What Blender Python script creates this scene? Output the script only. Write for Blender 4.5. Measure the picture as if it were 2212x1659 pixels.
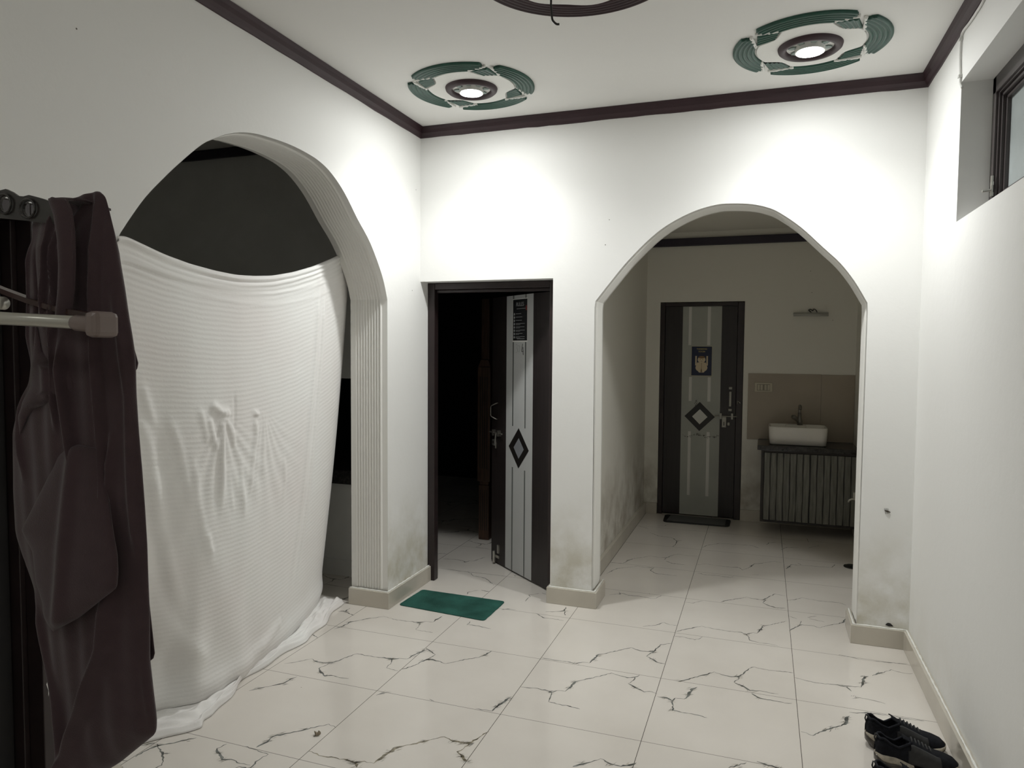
import bpy, bmesh, math, random
import numpy as np
from mathutils import Vector, Matrix
for _o in list(bpy.data.objects): bpy.data.objects.remove(_o, do_unlink=True)
S = bpy.context.scene
COL = S.collection
random.seed(7); rng = np.random.RandomState(3)

# ------------------------------------------------------------ camera
cam_d = bpy.data.cameras.new('camera'); cam = bpy.data.objects.new('camera', cam_d); COL.objects.link(cam)
cam_d.sensor_width = 36.0; cam_d.lens = 1534.5675*36.0/2212.0; cam_d.clip_start = 0.02
def _cam():
    yaw, pitch, roll = 0.3401, -0.0510, 0.0072
    f = Vector((-math.sin(yaw)*math.cos(pitch), math.cos(yaw)*math.cos(pitch), math.sin(pitch)))
    r = Vector((math.cos(yaw), math.sin(yaw), 0)); u = r.cross(f)
    c, s = math.cos(roll), math.sin(roll)
    r2 = c*r + s*u; u2 = -s*r + c*u
    m = Matrix(((r2.x,u2.x,-f.x,0),(r2.y,u2.y,-f.y,0),(r2.z,u2.z,-f.z,1.6),(0,0,0,1)))
    cam.matrix_world = m
_cam(); S.camera = cam
# ------------------------------------------------------------ world, exposure
w = bpy.data.worlds.new('night'); S.world = w; w.use_nodes = True
w.node_tree.nodes['Background'].inputs[0].default_value = (0.25,0.3,0.4,1)
w.node_tree.nodes['Background'].inputs[1].default_value = 0.05
S.view_settings.view_transform = 'Standard'; S.view_settings.look = 'None'
S.view_settings.gamma = 1; S.view_settings.use_curve_mapping = False
S.view_settings.exposure = 0.97
LAMP = 158.0
SPOT = 25.0
REAR_FILL = 42.0
S.cycles.diffuse_bounces = 12; S.cycles.max_bounces = 16; S.cycles.glossy_bounces = 6

DATA={"veins":[[[-2.243,2.924,3.0],[-2.197,2.967,5.0],[-2.149,3.02,2.0],[-2.111,3.005,8.0],[-2.067,3.002,8.0],[-2.03,3.016,9.0],[-2.006,3.049,5.0],[-1.986,3.113,5.0],[-1.962,3.155,4.0],[-1.902,3.153,4.0],[-1.85,3.156,4.0],[-1.809,3.163,7.0],[-1.764,3.163,12.0],[-1.716,3.186,4.0],[-1.689,3.191,4.0],[-1.682,3.235,8.0],[-1.662,3.284,10.0],[-1.654,3.321,10.0]],[[-2.03,3.016,6.0],[-2.039,2.973,3.0],[-2.049,2.943,5.0],[-2.02,2.912,12.0],[-1.975,2.884,8.0],[-1.937,2.899,4.0],[-1.896,2.892,4.0],[-1.85,2.899,3.0]],[[-1.764,3.163,10.0],[-1.744,3.122,5.0],[-1.737,3.063,2.0],[-1.667,3.055,3.0]],[[-1.664,3.064,4.0],[-1.62,3.137,5.0],[-1.598,3.209,10.0],[-1.578,3.228,10.0],[-1.517,3.223,5.0],[-1.481,3.208,2.0],[-1.442,3.251,4.0],[-1.393,3.304,7.0],[-1.354,3.332,3.0],[-1.334,3.373,10.0],[-1.318,3.433,6.0]],[[-1.591,3.211,6.0],[-1.576,3.286,3.0],[-1.621,3.316,8.0],[-1.658,3.346,6.0]],[[-2.217,2.634,4.0],[-2.189,2.671,8.0],[-2.158,2.697,3.0],[-2.136,2.725,6.0],[-2.116,2.747,10.0],[-2.11,2.798,8.0],[-2.095,2.828,5.0]],[[-1.872,2.262,5.0],[-1.857,2.309,12.0],[-1.86,2.354,10.0],[-1.83,2.381,8.0],[-1.792,2.416,6.0],[-1.771,2.44,9.0],[-1.744,2.466,5.0],[-1.702,2.512,3.0],[-1.661,2.499,3.0]],[[-1.661,2.312,4.0],[-1.592,2.3,6.0],[-1.527,2.309,5.0],[-1.475,2.31,8.0],[-1.445,2.307,14.0],[-1.417,2.327,4.0],[-1.377,2.328,3.0],[-1.369,2.363,10.0],[-1.358,2.414,14.0],[-1.345,2.453,12.0],[-1.327,2.474,4.0],[-1.267,2.527,9.0],[-1.246,2.55,4.0],[-1.202,2.592,4.0],[-1.153,2.574,10.0],[-1.119,2.576,10.0],[-1.088,2.582,14.0],[-1.069,2.62,6.0],[-1.06,2.654,6.0],[-1.043,2.692,5.0]],[[-1.445,2.307,12.0],[-1.424,2.283,8.0]],[[-1.086,2.578,8.0],[-1.092,2.541,4.0],[-1.107,2.511,6.0],[-1.076,2.489,12.0],[-1.045,2.463,10.0]],[[-1.999,2.242,4.0],[-2.012,2.202,4.0],[-1.99,2.181,12.0],[-1.939,2.149,10.0],[-1.908,2.16,4.0],[-1.857,2.151,5.0],[-1.813,2.156,3.0]],[[-2.267,2.046,6.0],[-2.263,2.095,6.0],[-2.25,2.134,12.0],[-2.229,2.152,5.0],[-2.195,2.185,7.0],[-2.171,2.208,9.0],[-2.147,2.235,4.0]],[[-2.308,2.113,5.0],[-2.291,2.134,8.0],[-2.274,2.15,4.0]],[[-2.26,3.391,5.0],[-2.236,3.44,9.0],[-2.231,3.514,9.0],[-2.2,3.547,4.0],[-2.166,3.591,7.0],[-2.124,3.624,4.0],[-2.091,3.658,2.0],[-1.992,3.635,4.0],[-1.919,3.641,4.0],[-1.857,3.644,12.0],[-1.821,3.674,3.0],[-1.78,3.683,3.0],[-1.779,3.726,8.0],[-1.767,3.78,7.0]],[[-1.845,3.638,8.0],[-1.831,3.602,4.0],[-1.822,3.545,2.0],[-1.755,3.541,4.0],[-1.714,3.54,2.0]],[[-2.399,3.636,4.0],[-2.349,3.643,10.0],[-2.352,3.704,4.0]],[[-2.336,3.637,8.0],[-2.264,3.608,4.0]],[[-1.643,2.801,3.0],[-1.616,2.837,9.0]],[[-1.397,2.853,5.0],[-1.37,2.844,5.0]],[[-1.576,3.707,4.0],[-1.582,3.768,3.0]],[[-1.577,3.718,5.0],[-1.496,3.717,5.0],[-1.428,3.707,3.0]],[[-1.474,4.002,3.0],[-1.442,4.03,7.0],[-1.393,4.033,2.0]],[[-1.256,4.02,5.0],[-1.191,3.968,6.0],[-1.145,3.974,4.0],[-1.072,3.97,3.0]],[[-1.212,4.064,4.0],[-1.14,4.098,5.0],[-1.109,4.121,10.0],[-1.115,4.188,5.0]],[[-1.105,4.111,6.0],[-1.086,4.051,4.0]],[[-1.045,3.444,4.0],[-0.989,3.443,5.0],[-0.921,3.445,5.0],[-0.859,3.444,9.0],[-0.832,3.47,3.0],[-0.798,3.471,3.0],[-0.789,3.518,10.0],[-0.782,3.578,10.0],[-0.754,3.606,5.0],[-0.714,3.646,7.0],[-0.679,3.681,6.0],[-0.633,3.734,3.0],[-0.58,3.708,6.0],[-0.514,3.721,8.0],[-0.488,3.827,5.0],[-0.436,3.861,3.0]],[[-0.514,3.721,8.0],[-0.538,3.653,4.0],[-0.5,3.626,9.0],[-0.47,3.597,7.0],[-0.434,3.597,3.0]],[[-1.044,3.106,4.0],[-0.978,3.121,4.0],[-0.906,3.114,8.0],[-0.891,3.106,8.0],[-0.874,3.135,3.0],[-0.837,3.139,3.0],[-0.825,3.184,10.0],[-0.816,3.25,10.0],[-0.79,3.274,5.0],[-0.754,3.309,6.0],[-0.712,3.354,5.0],[-0.671,3.402,3.0],[-0.629,3.385,6.0],[-0.589,3.377,6.0],[-0.555,3.397,7.0],[-0.537,3.426,4.0]],[[-0.555,3.397,6.0],[-0.555,3.361,4.0],[-0.575,3.318,3.0],[-0.537,3.291,9.0],[-0.489,3.261,6.0],[-0.455,3.277,3.0],[-0.43,3.266,4.0]],[[-0.894,3.105,6.0],[-0.885,3.062,5.0],[-0.881,3.019,4.0],[-0.814,3.009,4.0],[-0.779,3.013,6.0],[-0.732,3.003,3.0]],[[-1.168,2.845,3.0],[-1.127,2.852,4.0],[-1.091,2.853,4.0],[-1.085,2.894,12.0],[-1.074,2.941,12.0],[-1.064,2.983,10.0],[-1.043,2.994,5.0]],[[-0.652,2.572,6.0],[-0.619,2.602,10.0],[-0.602,2.617,4.0],[-0.563,2.661,3.0],[-0.52,2.638,8.0],[-0.479,2.637,7.0],[-0.448,2.656,10.0],[-0.427,2.681,5.0]],[[-0.433,4.039,4.0],[-0.391,4.081,5.0],[-0.344,4.128,6.0],[-0.304,4.168,2.0],[-0.217,4.152,4.0],[-0.145,4.147,4.0],[-0.083,4.157,5.0],[-0.054,4.138,9.0],[-0.02,4.174,3.0],[0.001,4.174,3.0],[0.018,4.234,10.0],[0.035,4.301,8.0],[0.071,4.329,3.0],[0.121,4.381,5.0],[0.165,4.427,2.0]],[[-0.054,4.138,8.0],[-0.043,4.104,5.0],[-0.036,4.06,5.0],[0.015,4.042,2.0],[0.055,4.044,4.0],[0.108,4.035,2.0]],[[0.043,4.683,4.0],[0.103,4.635,5.0],[0.164,4.646,3.0]],[[0.175,4.518,3.0],[0.224,4.484,5.0]],[[0.175,4.273,5.0],[0.204,4.334,6.0],[0.235,4.39,8.0],[0.298,4.404,5.0],[0.342,4.385,2.0],[0.391,4.441,6.0],[0.443,4.485,5.0],[0.482,4.531,8.0],[0.495,4.59,6.0]],[[0.231,4.389,5.0],[0.245,4.457,3.0]],[[0.284,4.532,4.0],[0.337,4.574,7.0]],[[0.29,4.513,3.0],[0.374,4.491,3.0]],[[-0.432,3.968,4.0],[-0.38,3.974,4.0],[-0.322,3.958,5.0],[-0.302,3.973,4.0],[-0.285,4.014,4.0]],[[-0.342,3.436,12.0],[-0.314,3.458,7.0],[-0.281,3.496,6.0],[-0.241,3.536,8.0],[-0.195,3.59,3.0],[-0.157,3.572,6.0],[-0.114,3.565,7.0],[-0.078,3.582,9.0],[-0.055,3.627,6.0],[-0.035,3.688,5.0],[-0.008,3.717,4.0],[0.036,3.706,4.0],[0.09,3.709,4.0],[0.175,3.717,5.0]],[[-0.078,3.574,8.0],[-0.08,3.545,4.0],[-0.097,3.51,4.0],[-0.063,3.487,9.0],[-0.022,3.448,8.0],[0.018,3.463,4.0],[0.064,3.457,4.0],[0.101,3.458,3.0]],[[0.179,3.666,4.0],[0.237,3.648,4.0],[0.277,3.642,4.0],[0.341,3.651,4.0],[0.398,3.654,8.0],[0.432,3.661,4.0],[0.475,3.669,3.0],[0.486,3.719,12.0],[0.503,3.79,12.0],[0.522,3.805,5.0]],[[0.408,3.648,7.0],[0.426,3.607,5.0]],[[0.434,3.551,8.0],[0.469,3.551,2.0],[0.527,3.543,4.0],[0.557,3.532,2.0]],[[0.541,3.819,4.0],[0.576,3.862,8.0],[0.601,3.879,5.0],[0.64,3.928,3.0],[0.67,3.912,3.0],[0.703,3.906,4.0],[0.733,3.913,3.0]],[[-0.426,3.239,4.0],[-0.383,3.242,8.0],[-0.354,3.221,9.0],[-0.346,3.253,3.0],[-0.306,3.257,3.0],[-0.29,3.309,12.0],[-0.282,3.372,12.0],[-0.26,3.398,5.0]],[[-0.356,3.216,7.0],[-0.346,3.18,4.0],[-0.344,3.138,9.0],[-0.276,3.133,2.0],[-0.243,3.131,5.0],[-0.195,3.124,4.0]],[[-0.016,3.42,7.0],[0.019,3.39,9.0],[0.053,3.384,5.0],[0.092,3.385,4.0],[0.125,3.381,4.0],[0.158,3.388,3.0]],[[0.185,3.145,6.0],[0.205,3.142,3.0],[0.229,3.127,4.0],[0.267,3.176,7.0],[0.289,3.2,10.0],[0.316,3.229,8.0],[0.349,3.255,4.0],[0.37,3.285,12.0],[0.376,3.327,12.0],[0.392,3.356,5.0]],[[0.393,3.392,3.0],[0.425,3.394,4.0],[0.452,3.408,6.0],[0.478,3.412,10.0],[0.53,3.417,4.0],[0.592,3.418,4.0],[0.656,3.417,4.0],[0.692,3.423,3.0]],[[-0.09,2.769,5.0],[-0.063,2.793,8.0],[-0.026,2.829,3.0]],[[0.012,2.852,5.0],[0.055,2.839,8.0],[0.092,2.838,8.0]],[[0.408,4.025,3.0],[0.463,4.017,4.0],[0.517,4.004,3.0],[0.657,4.016,5.0],[0.73,4.03,3.0]],[[-0.621,4.045,4.0],[-0.553,4.091,5.0],[-0.512,4.148,3.0],[-0.476,4.124,3.0],[-0.436,4.131,4.0]],[[-0.909,4.495,3.0],[-0.835,4.555,6.0],[-0.789,4.533,5.0],[-0.706,4.539,4.0],[-0.645,4.523,4.0],[-0.615,4.542,4.0],[-0.59,4.6,5.0]],[[-0.861,4.577,4.0],[-0.842,4.526,6.0]],[[-0.435,4.54,3.0],[-0.387,4.534,3.0],[-0.328,4.598,4.0]],[[-0.219,4.622,7.0],[-0.166,4.679,5.0],[-0.112,4.724,5.0],[-0.066,4.772,2.0],[-0.026,4.752,5.0],[0.037,4.755,8.0],[0.077,4.847,5.0],[0.109,4.898,4.0],[0.169,4.886,3.0]],[[0.049,4.76,5.0],[0.033,4.692,4.0],[0.057,4.664,7.0],[0.106,4.635,5.0],[0.166,4.646,4.0]],[[0.178,4.796,3.0],[0.234,4.842,5.0],[0.271,4.886,2.0],[0.365,4.859,4.0],[0.434,4.868,4.0],[0.487,4.87,6.0],[0.525,4.841,6.0]],[[-1.041,5.182,4.0],[-0.949,5.21,4.0],[-0.927,5.305,8.0],[-0.888,5.363,4.0],[-0.828,5.421,4.0],[-0.785,5.467,2.0],[-0.724,5.454,4.0],[-0.666,5.465,6.0],[-0.628,5.553,4.0],[-0.593,5.592,3.0],[-0.532,5.578,3.0],[-0.45,5.591,3.0]],[[-0.67,5.453,5.0],[-0.678,5.4,3.0]],[[-0.659,5.372,5.0],[-0.602,5.332,6.0],[-0.512,5.332,3.0]],[[-1.015,4.92,4.0],[-0.994,5.001,7.0],[-0.969,5.065,6.0],[-0.886,5.13,3.0],[-0.841,5.173,2.0],[-0.787,5.161,5.0],[-0.719,5.18,7.0],[-0.737,5.108,5.0],[-0.686,5.045,6.0],[-0.632,5.05,4.0],[-0.541,5.048,2.0]],[[-0.435,5.361,4.0],[-0.408,5.378,3.0],[-0.374,5.412,2.0],[-0.298,5.397,3.0],[-0.215,5.395,4.0],[-0.133,5.403,6.0],[-0.109,5.353,4.0],[-0.07,5.417,3.0],[-0.049,5.481,8.0],[-0.031,5.542,6.0],[0.019,5.575,5.0],[0.111,5.662,3.0],[0.161,5.646,4.0]],[[-0.409,5.166,6.0],[-0.353,5.144,5.0],[-0.275,5.158,4.0],[-0.186,5.143,4.0],[-0.165,5.169,3.0]],[[-0.041,5.268,3.0],[0.002,5.279,3.0]],[[0.189,5.499,5.0],[0.213,5.558,9.0],[0.229,5.621,5.0],[0.292,5.628,5.0],[0.382,5.638,4.0],[0.506,5.652,4.0],[0.54,5.739,5.0]],[[0.276,5.683,4.0],[0.301,5.641,5.0]],[[0.164,6.008,3.0],[0.211,6.105,6.0],[0.304,6.128,4.0]],[[0.057,6.127,6.0],[0.078,6.197,5.0],[0.149,6.246,3.0],[0.208,6.197,4.0]],[[-0.436,5.845,3.0],[-0.402,5.93,6.0],[-0.306,6.029,4.0],[-0.184,6.047,4.0],[-0.053,6.056,5.0],[-0.002,6.003,6.0]],[[-1.028,6.358,4.0],[-0.933,6.306,6.0]],[[-0.902,6.175,3.0],[-0.811,6.082,5.0],[-0.7,6.071,4.0],[-0.647,5.983,8.0],[-0.643,5.858,5.0],[-0.663,5.782,3.0]],[[-0.647,5.983,5.0],[-0.608,6.011,3.0]],[[-0.871,6.439,4.0],[-0.815,6.451,4.0],[-0.784,6.523,3.0]],[[0.381,6.478,3.0],[0.389,6.338,3.0]],[[0.373,6.147,3.0],[0.463,6.254,4.0]],[[-2.251,4.826,4.0],[-2.167,4.849,4.0],[-2.096,4.839,6.0],[-2.065,4.811,8.0],[-2.046,4.855,3.0],[-2.012,4.861,4.0],[-1.996,4.914,6.0],[-1.969,4.988,5.0]],[[-1.958,4.604,5.0],[-1.925,4.589,5.0],[-1.885,4.536,6.0],[-1.823,4.532,5.0],[-1.784,4.521,6.0],[-1.739,4.473,5.0],[-1.698,4.43,5.0]],[[-1.777,4.179,5.0],[-1.789,4.216,4.0],[-1.76,4.255,5.0],[-1.739,4.275,4.0]],[[-1.724,4.288,7.0],[-1.688,4.278,5.0],[-1.66,4.281,5.0]],[[-1.384,4.192,6.0],[-1.386,4.247,4.0],[-1.379,4.283,4.0],[-1.399,4.31,5.0],[-1.371,4.332,4.0],[-1.346,4.364,5.0]],[[-2.12,4.613,4.0],[-2.03,4.604,3.0],[-1.958,4.604,3.0],[-1.821,4.614,2.0],[-1.666,4.619,2.0]],[[-1.602,4.63,4.0],[-1.618,4.65,3.0],[-1.603,4.67,3.0]],[[-1.33,4.377,5.0],[-1.294,4.361,4.0]]],"top":[[-2.132,1.891,1.976],[-2.134,1.91,1.988],[-2.145,1.988,1.973],[-2.17,2.13,1.947],[-2.2,2.29,1.93],[-2.23,2.467,1.921],[-2.25,2.618,1.919],[-2.275,2.769,1.929],[-2.3,2.933,1.947],[-2.33,3.139,1.986],[-2.36,3.363,2.042],[-2.39,3.605,2.12],[-2.412,3.82,2.205]],"bot":[[-2.551,2.152,0.012],[-2.516,2.204,0.012],[-2.493,2.273,0.012],[-2.444,2.337,0.012],[-2.345,2.433,0.012],[-2.323,2.55,0.012],[-2.322,2.686,0.012],[-2.349,2.868,0.012],[-2.382,3.055,0.012],[-2.444,3.296,0.012],[-2.5,3.482,0.012],[-2.554,3.639,0.012],[-2.612,3.755,0.012]],"outer":[[-2.418,2.017,0.004],[-2.344,2.089,0.004],[-2.272,2.169,0.004],[-2.215,2.246,0.004],[-2.188,2.301,0.004],[-2.219,2.345,0.004],[-2.208,2.394,0.004],[-2.248,2.54,0.004],[-2.313,2.698,0.004],[-2.31,2.84,0.004],[-2.312,3.04,0.004],[-2.304,3.187,0.004],[-2.341,3.414,0.004],[-2.408,3.618,0.004],[-2.434,3.758,0.004]],"folds":[[[[2.486,1.305],[2.486,1.207],[2.487,1.085],[2.49,0.961],[2.496,0.836]],0.01,0.0189],[[[2.729,1.278],[2.734,1.179],[2.713,1.083],[2.695,0.966],[2.688,0.88]],0.007,0.0168],[[[2.575,1.385],[2.576,1.281],[2.572,1.187]],-0.003,0.0084],[[[2.486,1.305],[2.448,1.333],[2.413,1.345]],0.009,0.0189],[[[2.486,1.305],[2.516,1.307],[2.539,1.28]],0.009,0.0189],[[[2.491,1.295],[2.538,1.243],[2.566,1.198],[2.571,1.145]],0.006,0.0147],[[[2.407,1.296],[2.432,1.214],[2.463,1.139]],0.006,0.0147],[[[2.356,1.34],[2.392,1.238],[2.404,1.177]],0.004,0.0168],[[[2.72,1.29],[2.745,1.277],[2.765,1.291]],0.006,0.0126],[[[2.078,1.45],[2.119,1.358],[2.162,1.263]],0.005,0.0189],[[[2.086,1.325],[2.138,1.211],[2.191,1.036],[2.228,0.896]],0.006,0.0252],[[[2.136,1.138],[2.19,0.98],[2.245,0.797],[2.295,0.607],[2.363,0.425]],0.009,0.0294],[[[2.152,0.858],[2.194,0.677],[2.274,0.457],[2.386,0.274],[2.495,0.187]],0.012,0.0378],[[[2.159,0.65],[2.225,0.456],[2.333,0.255]],0.012,0.0336],[[[2.102,0.594],[2.152,0.351],[2.207,0.173]],0.01,0.042],[[[2.213,1.313],[2.265,1.194],[2.311,1.033],[2.347,0.909]],0.004,0.0189],[[[2.326,1.148],[2.361,0.985],[2.422,0.73],[2.475,0.613]],0.004,0.0189],[[[2.526,1.079],[2.553,0.949],[2.58,0.838]],0.004,0.0168],[[[2.614,1.065],[2.633,0.934],[2.655,0.8]],0.004,0.0168],[[[2.824,1.259],[2.805,1.081],[2.786,0.95]],0.002,0.0168],[[[2.998,1.043],[3.015,0.909],[2.995,0.794]],0.003,0.0168],[[[3.488,1.936],[3.452,1.57],[3.375,1.106],[3.295,0.655],[3.227,0.314]],0.01,0.0168],[[[3.429,1.983],[3.379,1.57],[3.314,1.215],[3.231,0.72],[3.143,0.265]],0.008,0.0252],[[[3.062,0.169],[2.911,0.118],[2.772,0.093]],0.008,0.0294],[[[2.423,0.791],[2.441,0.725],[2.462,0.679]],0.004,0.0126]],"ledge":[[3.55,1.994],[3.549,1.888],[3.518,1.57],[3.434,1.099],[3.352,0.642],[3.268,0.223]],"sl":[[-1.0193,1.825],[-1.0488,1.8254],[-1.0638,1.8234],[-1.0613,1.8096],[-1.1004,1.7937],[-1.0964,1.7643],[-1.1077,1.7355],[-1.109,1.6767],[-1.1157,1.6101],[-1.1088,1.573],[-1.1154,1.5355],[-1.1411,1.4972],[-1.1554,1.4586],[-1.1594,1.3588],[-1.1567,1.2934],[-1.1321,1.238],[-1.1079,1.1792],[-1.1002,1.103],[-1.0814,1.0441],[-1.0732,0.9835],[-1.0712,0.8904]],"sr":[[-0.9559,1.8321],[-0.9449,1.8245],[-0.939,1.8061],[-0.9298,1.771],[-0.9226,1.7292],[-0.9137,1.6873],[-0.9065,1.6454],[-0.8992,1.6106],[-0.8945,1.5827],[-0.8941,1.5268],[-0.8901,1.4708],[-0.8844,1.4076],[-0.8803,1.3512],[-0.8772,1.2946],[-0.8766,1.2447],[-0.8752,1.1874],[-0.877,1.1164],[-0.8709,1.0651],[-0.8655,1.0224],[-0.8668,1.0039],[-0.9105,0.968],[-0.9377,0.9453],[-0.9644,0.927],[-0.9995,0.9058]],"sfolds":[[[[-1.0194,1.8207],[-1.0086,1.796],[-1.0068,1.7321],[-1.0096,1.675],[-1.0164,1.6176]],0.014,0.00406,0.00174],[[[-0.9559,1.8321],[-0.9509,1.8138],[-0.9469,1.7579],[-0.9456,1.6739],[-0.9416,1.6176],[-0.9389,1.5469],[-0.9368,1.49],[-0.9341,1.4187],[-0.9304,1.3471]],0.022,0.00696,0.0029],[[[-1.0027,1.5888],[-0.9952,1.5167],[-0.9849,1.4447],[-0.9731,1.3872],[-0.9533,1.3088],[-0.9409,1.2445]],0.02,0.0116,0.00348],[[[-0.9177,1.6734],[-0.9067,1.6036],[-0.898,1.5197],[-0.8961,1.4493],[-0.8928,1.3644],[-0.8873,1.2936]],0.02,0.00638,0.0029],[[[-1.005,1.817],[-0.9759,1.8258],[-0.956,1.8308]],0.006,0.00522,0.00522],[[[-0.9763,1.8153],[-0.9967,1.7742],[-1.0077,1.7036]],0.01,0.00812,0.00696],[[[-1.039,1.8219],[-1.0332,1.7616],[-1.0371,1.7043],[-1.0471,1.6466]],0.012,0.0058,0.00348],[[[-1.0915,1.7569],[-1.0966,1.6765],[-1.1041,1.5879]],0.012,0.00522,0.00406],[[[-1.0721,1.7343],[-1.0661,1.676],[-1.0722,1.6176]],-0.012,0.00406,0.00406],[[[-1.1188,1.528],[-1.1227,1.4827],[-1.1118,1.438],[-1.1049,1.4007]],0.012,0.0058,0.0058],[[[-1.0243,1.6753],[-1.0213,1.6176],[-1.0183,1.5596],[-1.0207,1.4867]],0.014,0.0058,0.00348],[[[-1.0974,1.1805],[-1.0457,1.0348],[-1.0238,0.9314]],0.016,0.00928,0.00928],[[[-0.9301,1.2238],[-0.939,1.142],[-0.9701,1.0629],[-1.0071,0.9806],[-1.0347,0.906]],0.022,0.00812,0.01276],[[[-0.9239,1.4479],[-0.9267,1.3474],[-0.9276,1.246]],0.018,0.00464,0.0058],[[[-0.8807,1.1143],[-0.8755,1.0643],[-0.8692,1.0217]],0.01,0.00464,0.00464]],"sleeve":[[-1.0257,1.4298],[-0.9913,1.4494],[-0.9351,1.4489],[-0.9275,1.3975],[-0.9068,1.323],[-0.896,1.2894],[-0.8932,1.262],[-0.8947,1.2396],[-0.9283,1.2158],[-0.9715,1.1845],[-1.0207,1.1589],[-1.032,1.1733],[-1.0393,1.1899],[-1.0408,1.2014],[-1.0576,1.2322],[-1.0679,1.2786],[-1.0951,1.3089],[-1.0735,1.3437],[-1.0468,1.3891]],"cuff":[[-1.0658,1.6383],[-1.0527,1.5884],[-1.0146,1.5605],[-0.998,1.5679],[-0.9886,1.561],[-0.9845,1.5436],[-0.9839,1.5316],[-0.9917,1.5258],[-1.006,1.5311],[-1.0229,1.5164],[-1.0459,1.5064],[-1.0689,1.502],[-1.0897,1.4867],[-1.1072,1.4567],[-1.1091,1.4859],[-1.096,1.5083],[-1.0777,1.5342],[-1.0722,1.5739]],"rear":[[-0.9845,1.6937],[-0.9638,1.6188],[-0.9475,1.5704],[-0.9458,1.5615],[-0.9546,1.5591],[-0.9616,1.5545],[-0.9633,1.5274],[-0.9546,1.5246],[-0.9547,1.5178],[-0.9617,1.5124],[-0.9572,1.4612],[-0.9447,1.333],[-0.9378,1.219],[-0.9265,1.1204],[-0.9224,1.0862],[-0.9382,1.0807],[-0.9585,1.2552],[-0.9823,1.4829]],"coll":[[[-1.0054,1.8125],[-0.994,1.7875],[-0.9868,1.7532],[-0.9835,1.7123],[-0.9858,1.6714],[-0.992,1.6304]],[[-0.9707,1.8124],[-0.9611,1.7957],[-0.9557,1.7653],[-0.9543,1.7249],[-0.9565,1.6845],[-0.9646,1.6371]]],"plate":[[-1.6431,1.8681],[-1.2282,1.8414],[-1.1848,1.8445],[-1.1428,1.8424],[-1.1303,1.8438],[-1.1171,1.8386],[-1.1042,1.8313],[-1.0921,1.8298],[-1.0799,1.8312],[-1.0641,1.8273],[-1.0475,1.8228],[-1.0311,1.8169],[-1.0218,1.8038],[-1.0255,1.7837],[-1.0835,1.7916],[-1.1446,1.7991],[-1.2297,1.8096],[-1.6456,1.8326]],"holes":[[[-1.1179,1.8193],[-1.1191,1.8144],[-1.1222,1.8104],[-1.1267,1.8078],[-1.1318,1.8071],[-1.1369,1.8084],[-1.1412,1.8115],[-1.1439,1.8158],[-1.1448,1.8209],[-1.1435,1.8258],[-1.1404,1.8298],[-1.1359,1.8323],[-1.1308,1.833],[-1.1257,1.8317],[-1.1215,1.8286],[-1.1187,1.8243]],[[-1.0658,1.8091],[-1.067,1.8045],[-1.0702,1.8008],[-1.0748,1.7985],[-1.0802,1.7978],[-1.0856,1.799],[-1.09,1.8019],[-1.0929,1.806],[-1.0938,1.8107],[-1.0926,1.8153],[-1.0894,1.819],[-1.0847,1.8213],[-1.0793,1.8219],[-1.074,1.8207],[-1.0696,1.8178],[-1.0667,1.8137]]],"tube":[[-1.3675,0.66,1.6532],[-0.9062,0.74,1.6308]],"cap":[[-0.9143,0.738,1.6307],[-0.8739,0.742,1.6275]],"arm":[[-1.8498,0.9,1.8831],[-1.178,0.82,1.6899],[-0.8994,0.755,1.6411],[-0.8721,0.748,1.6354]],"tube2":[[-1.6557,0.8,1.6915],[-1.1419,0.8,1.6649]],"cable":[[0.762,3.515,2.711],[0.762,3.55,2.74],[0.762,3.554,2.771],[0.762,3.568,2.863],[0.762,3.563,2.929],[0.762,3.536,2.95],[0.762,3.427,2.943],[0.762,3.327,2.941],[0.762,3.251,2.943],[0.762,3.175,2.96],[0.762,3.04,2.985]],"hookc":[[-0.788,2.62,3.004],[-0.783,2.62,2.902],[-0.783,2.62,2.888],[-0.779,2.62,2.84],[-0.774,2.62,2.824],[-0.761,2.62,2.811],[-0.75,2.62,2.809]],"larch":[[3.8019,1.8929],[3.7407,2.0199],[3.6084,2.1921],[3.4709,2.3081],[3.3423,2.424],[3.2214,2.4993],[3.107,2.5376],[2.9784,2.5527],[2.8485,2.5555],[2.7089,2.5468],[2.621,2.5365],[2.5382,2.5171],[2.4592,2.4882],[2.399,2.4581],[2.3118,2.4059],[2.1886,2.2989],[2.0805,2.1944],[2.0203,2.1298],[1.9622,2.0547],[1.9172,1.9921]],"rarch":[[-0.9696,1.8837],[-0.883,1.992],[-0.7743,2.1213],[-0.6374,2.2542],[-0.5253,2.3324],[-0.3931,2.3927],[-0.2708,2.4212],[-0.1778,2.4221],[-0.0862,2.413],[-0.0027,2.3907],[0.0664,2.3557],[0.1764,2.2712],[0.2918,2.1563],[0.379,2.0682],[0.4525,1.9679],[0.5164,1.8544]]}

# ------------------------------------------------------------ constants (metres)
XL, XR, YB = -2.145, 0.768, 4.239      # left, right, back wall faces
XLo, YBo = -2.400, 4.475               # their far sides
ZC = 3.025                             # ceiling
YC = 6.93; ZCC = 2.70                  # corridor back wall, corridor ceiling
XC = -1.076                            # corridor left wall
YF = -1.6

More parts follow.
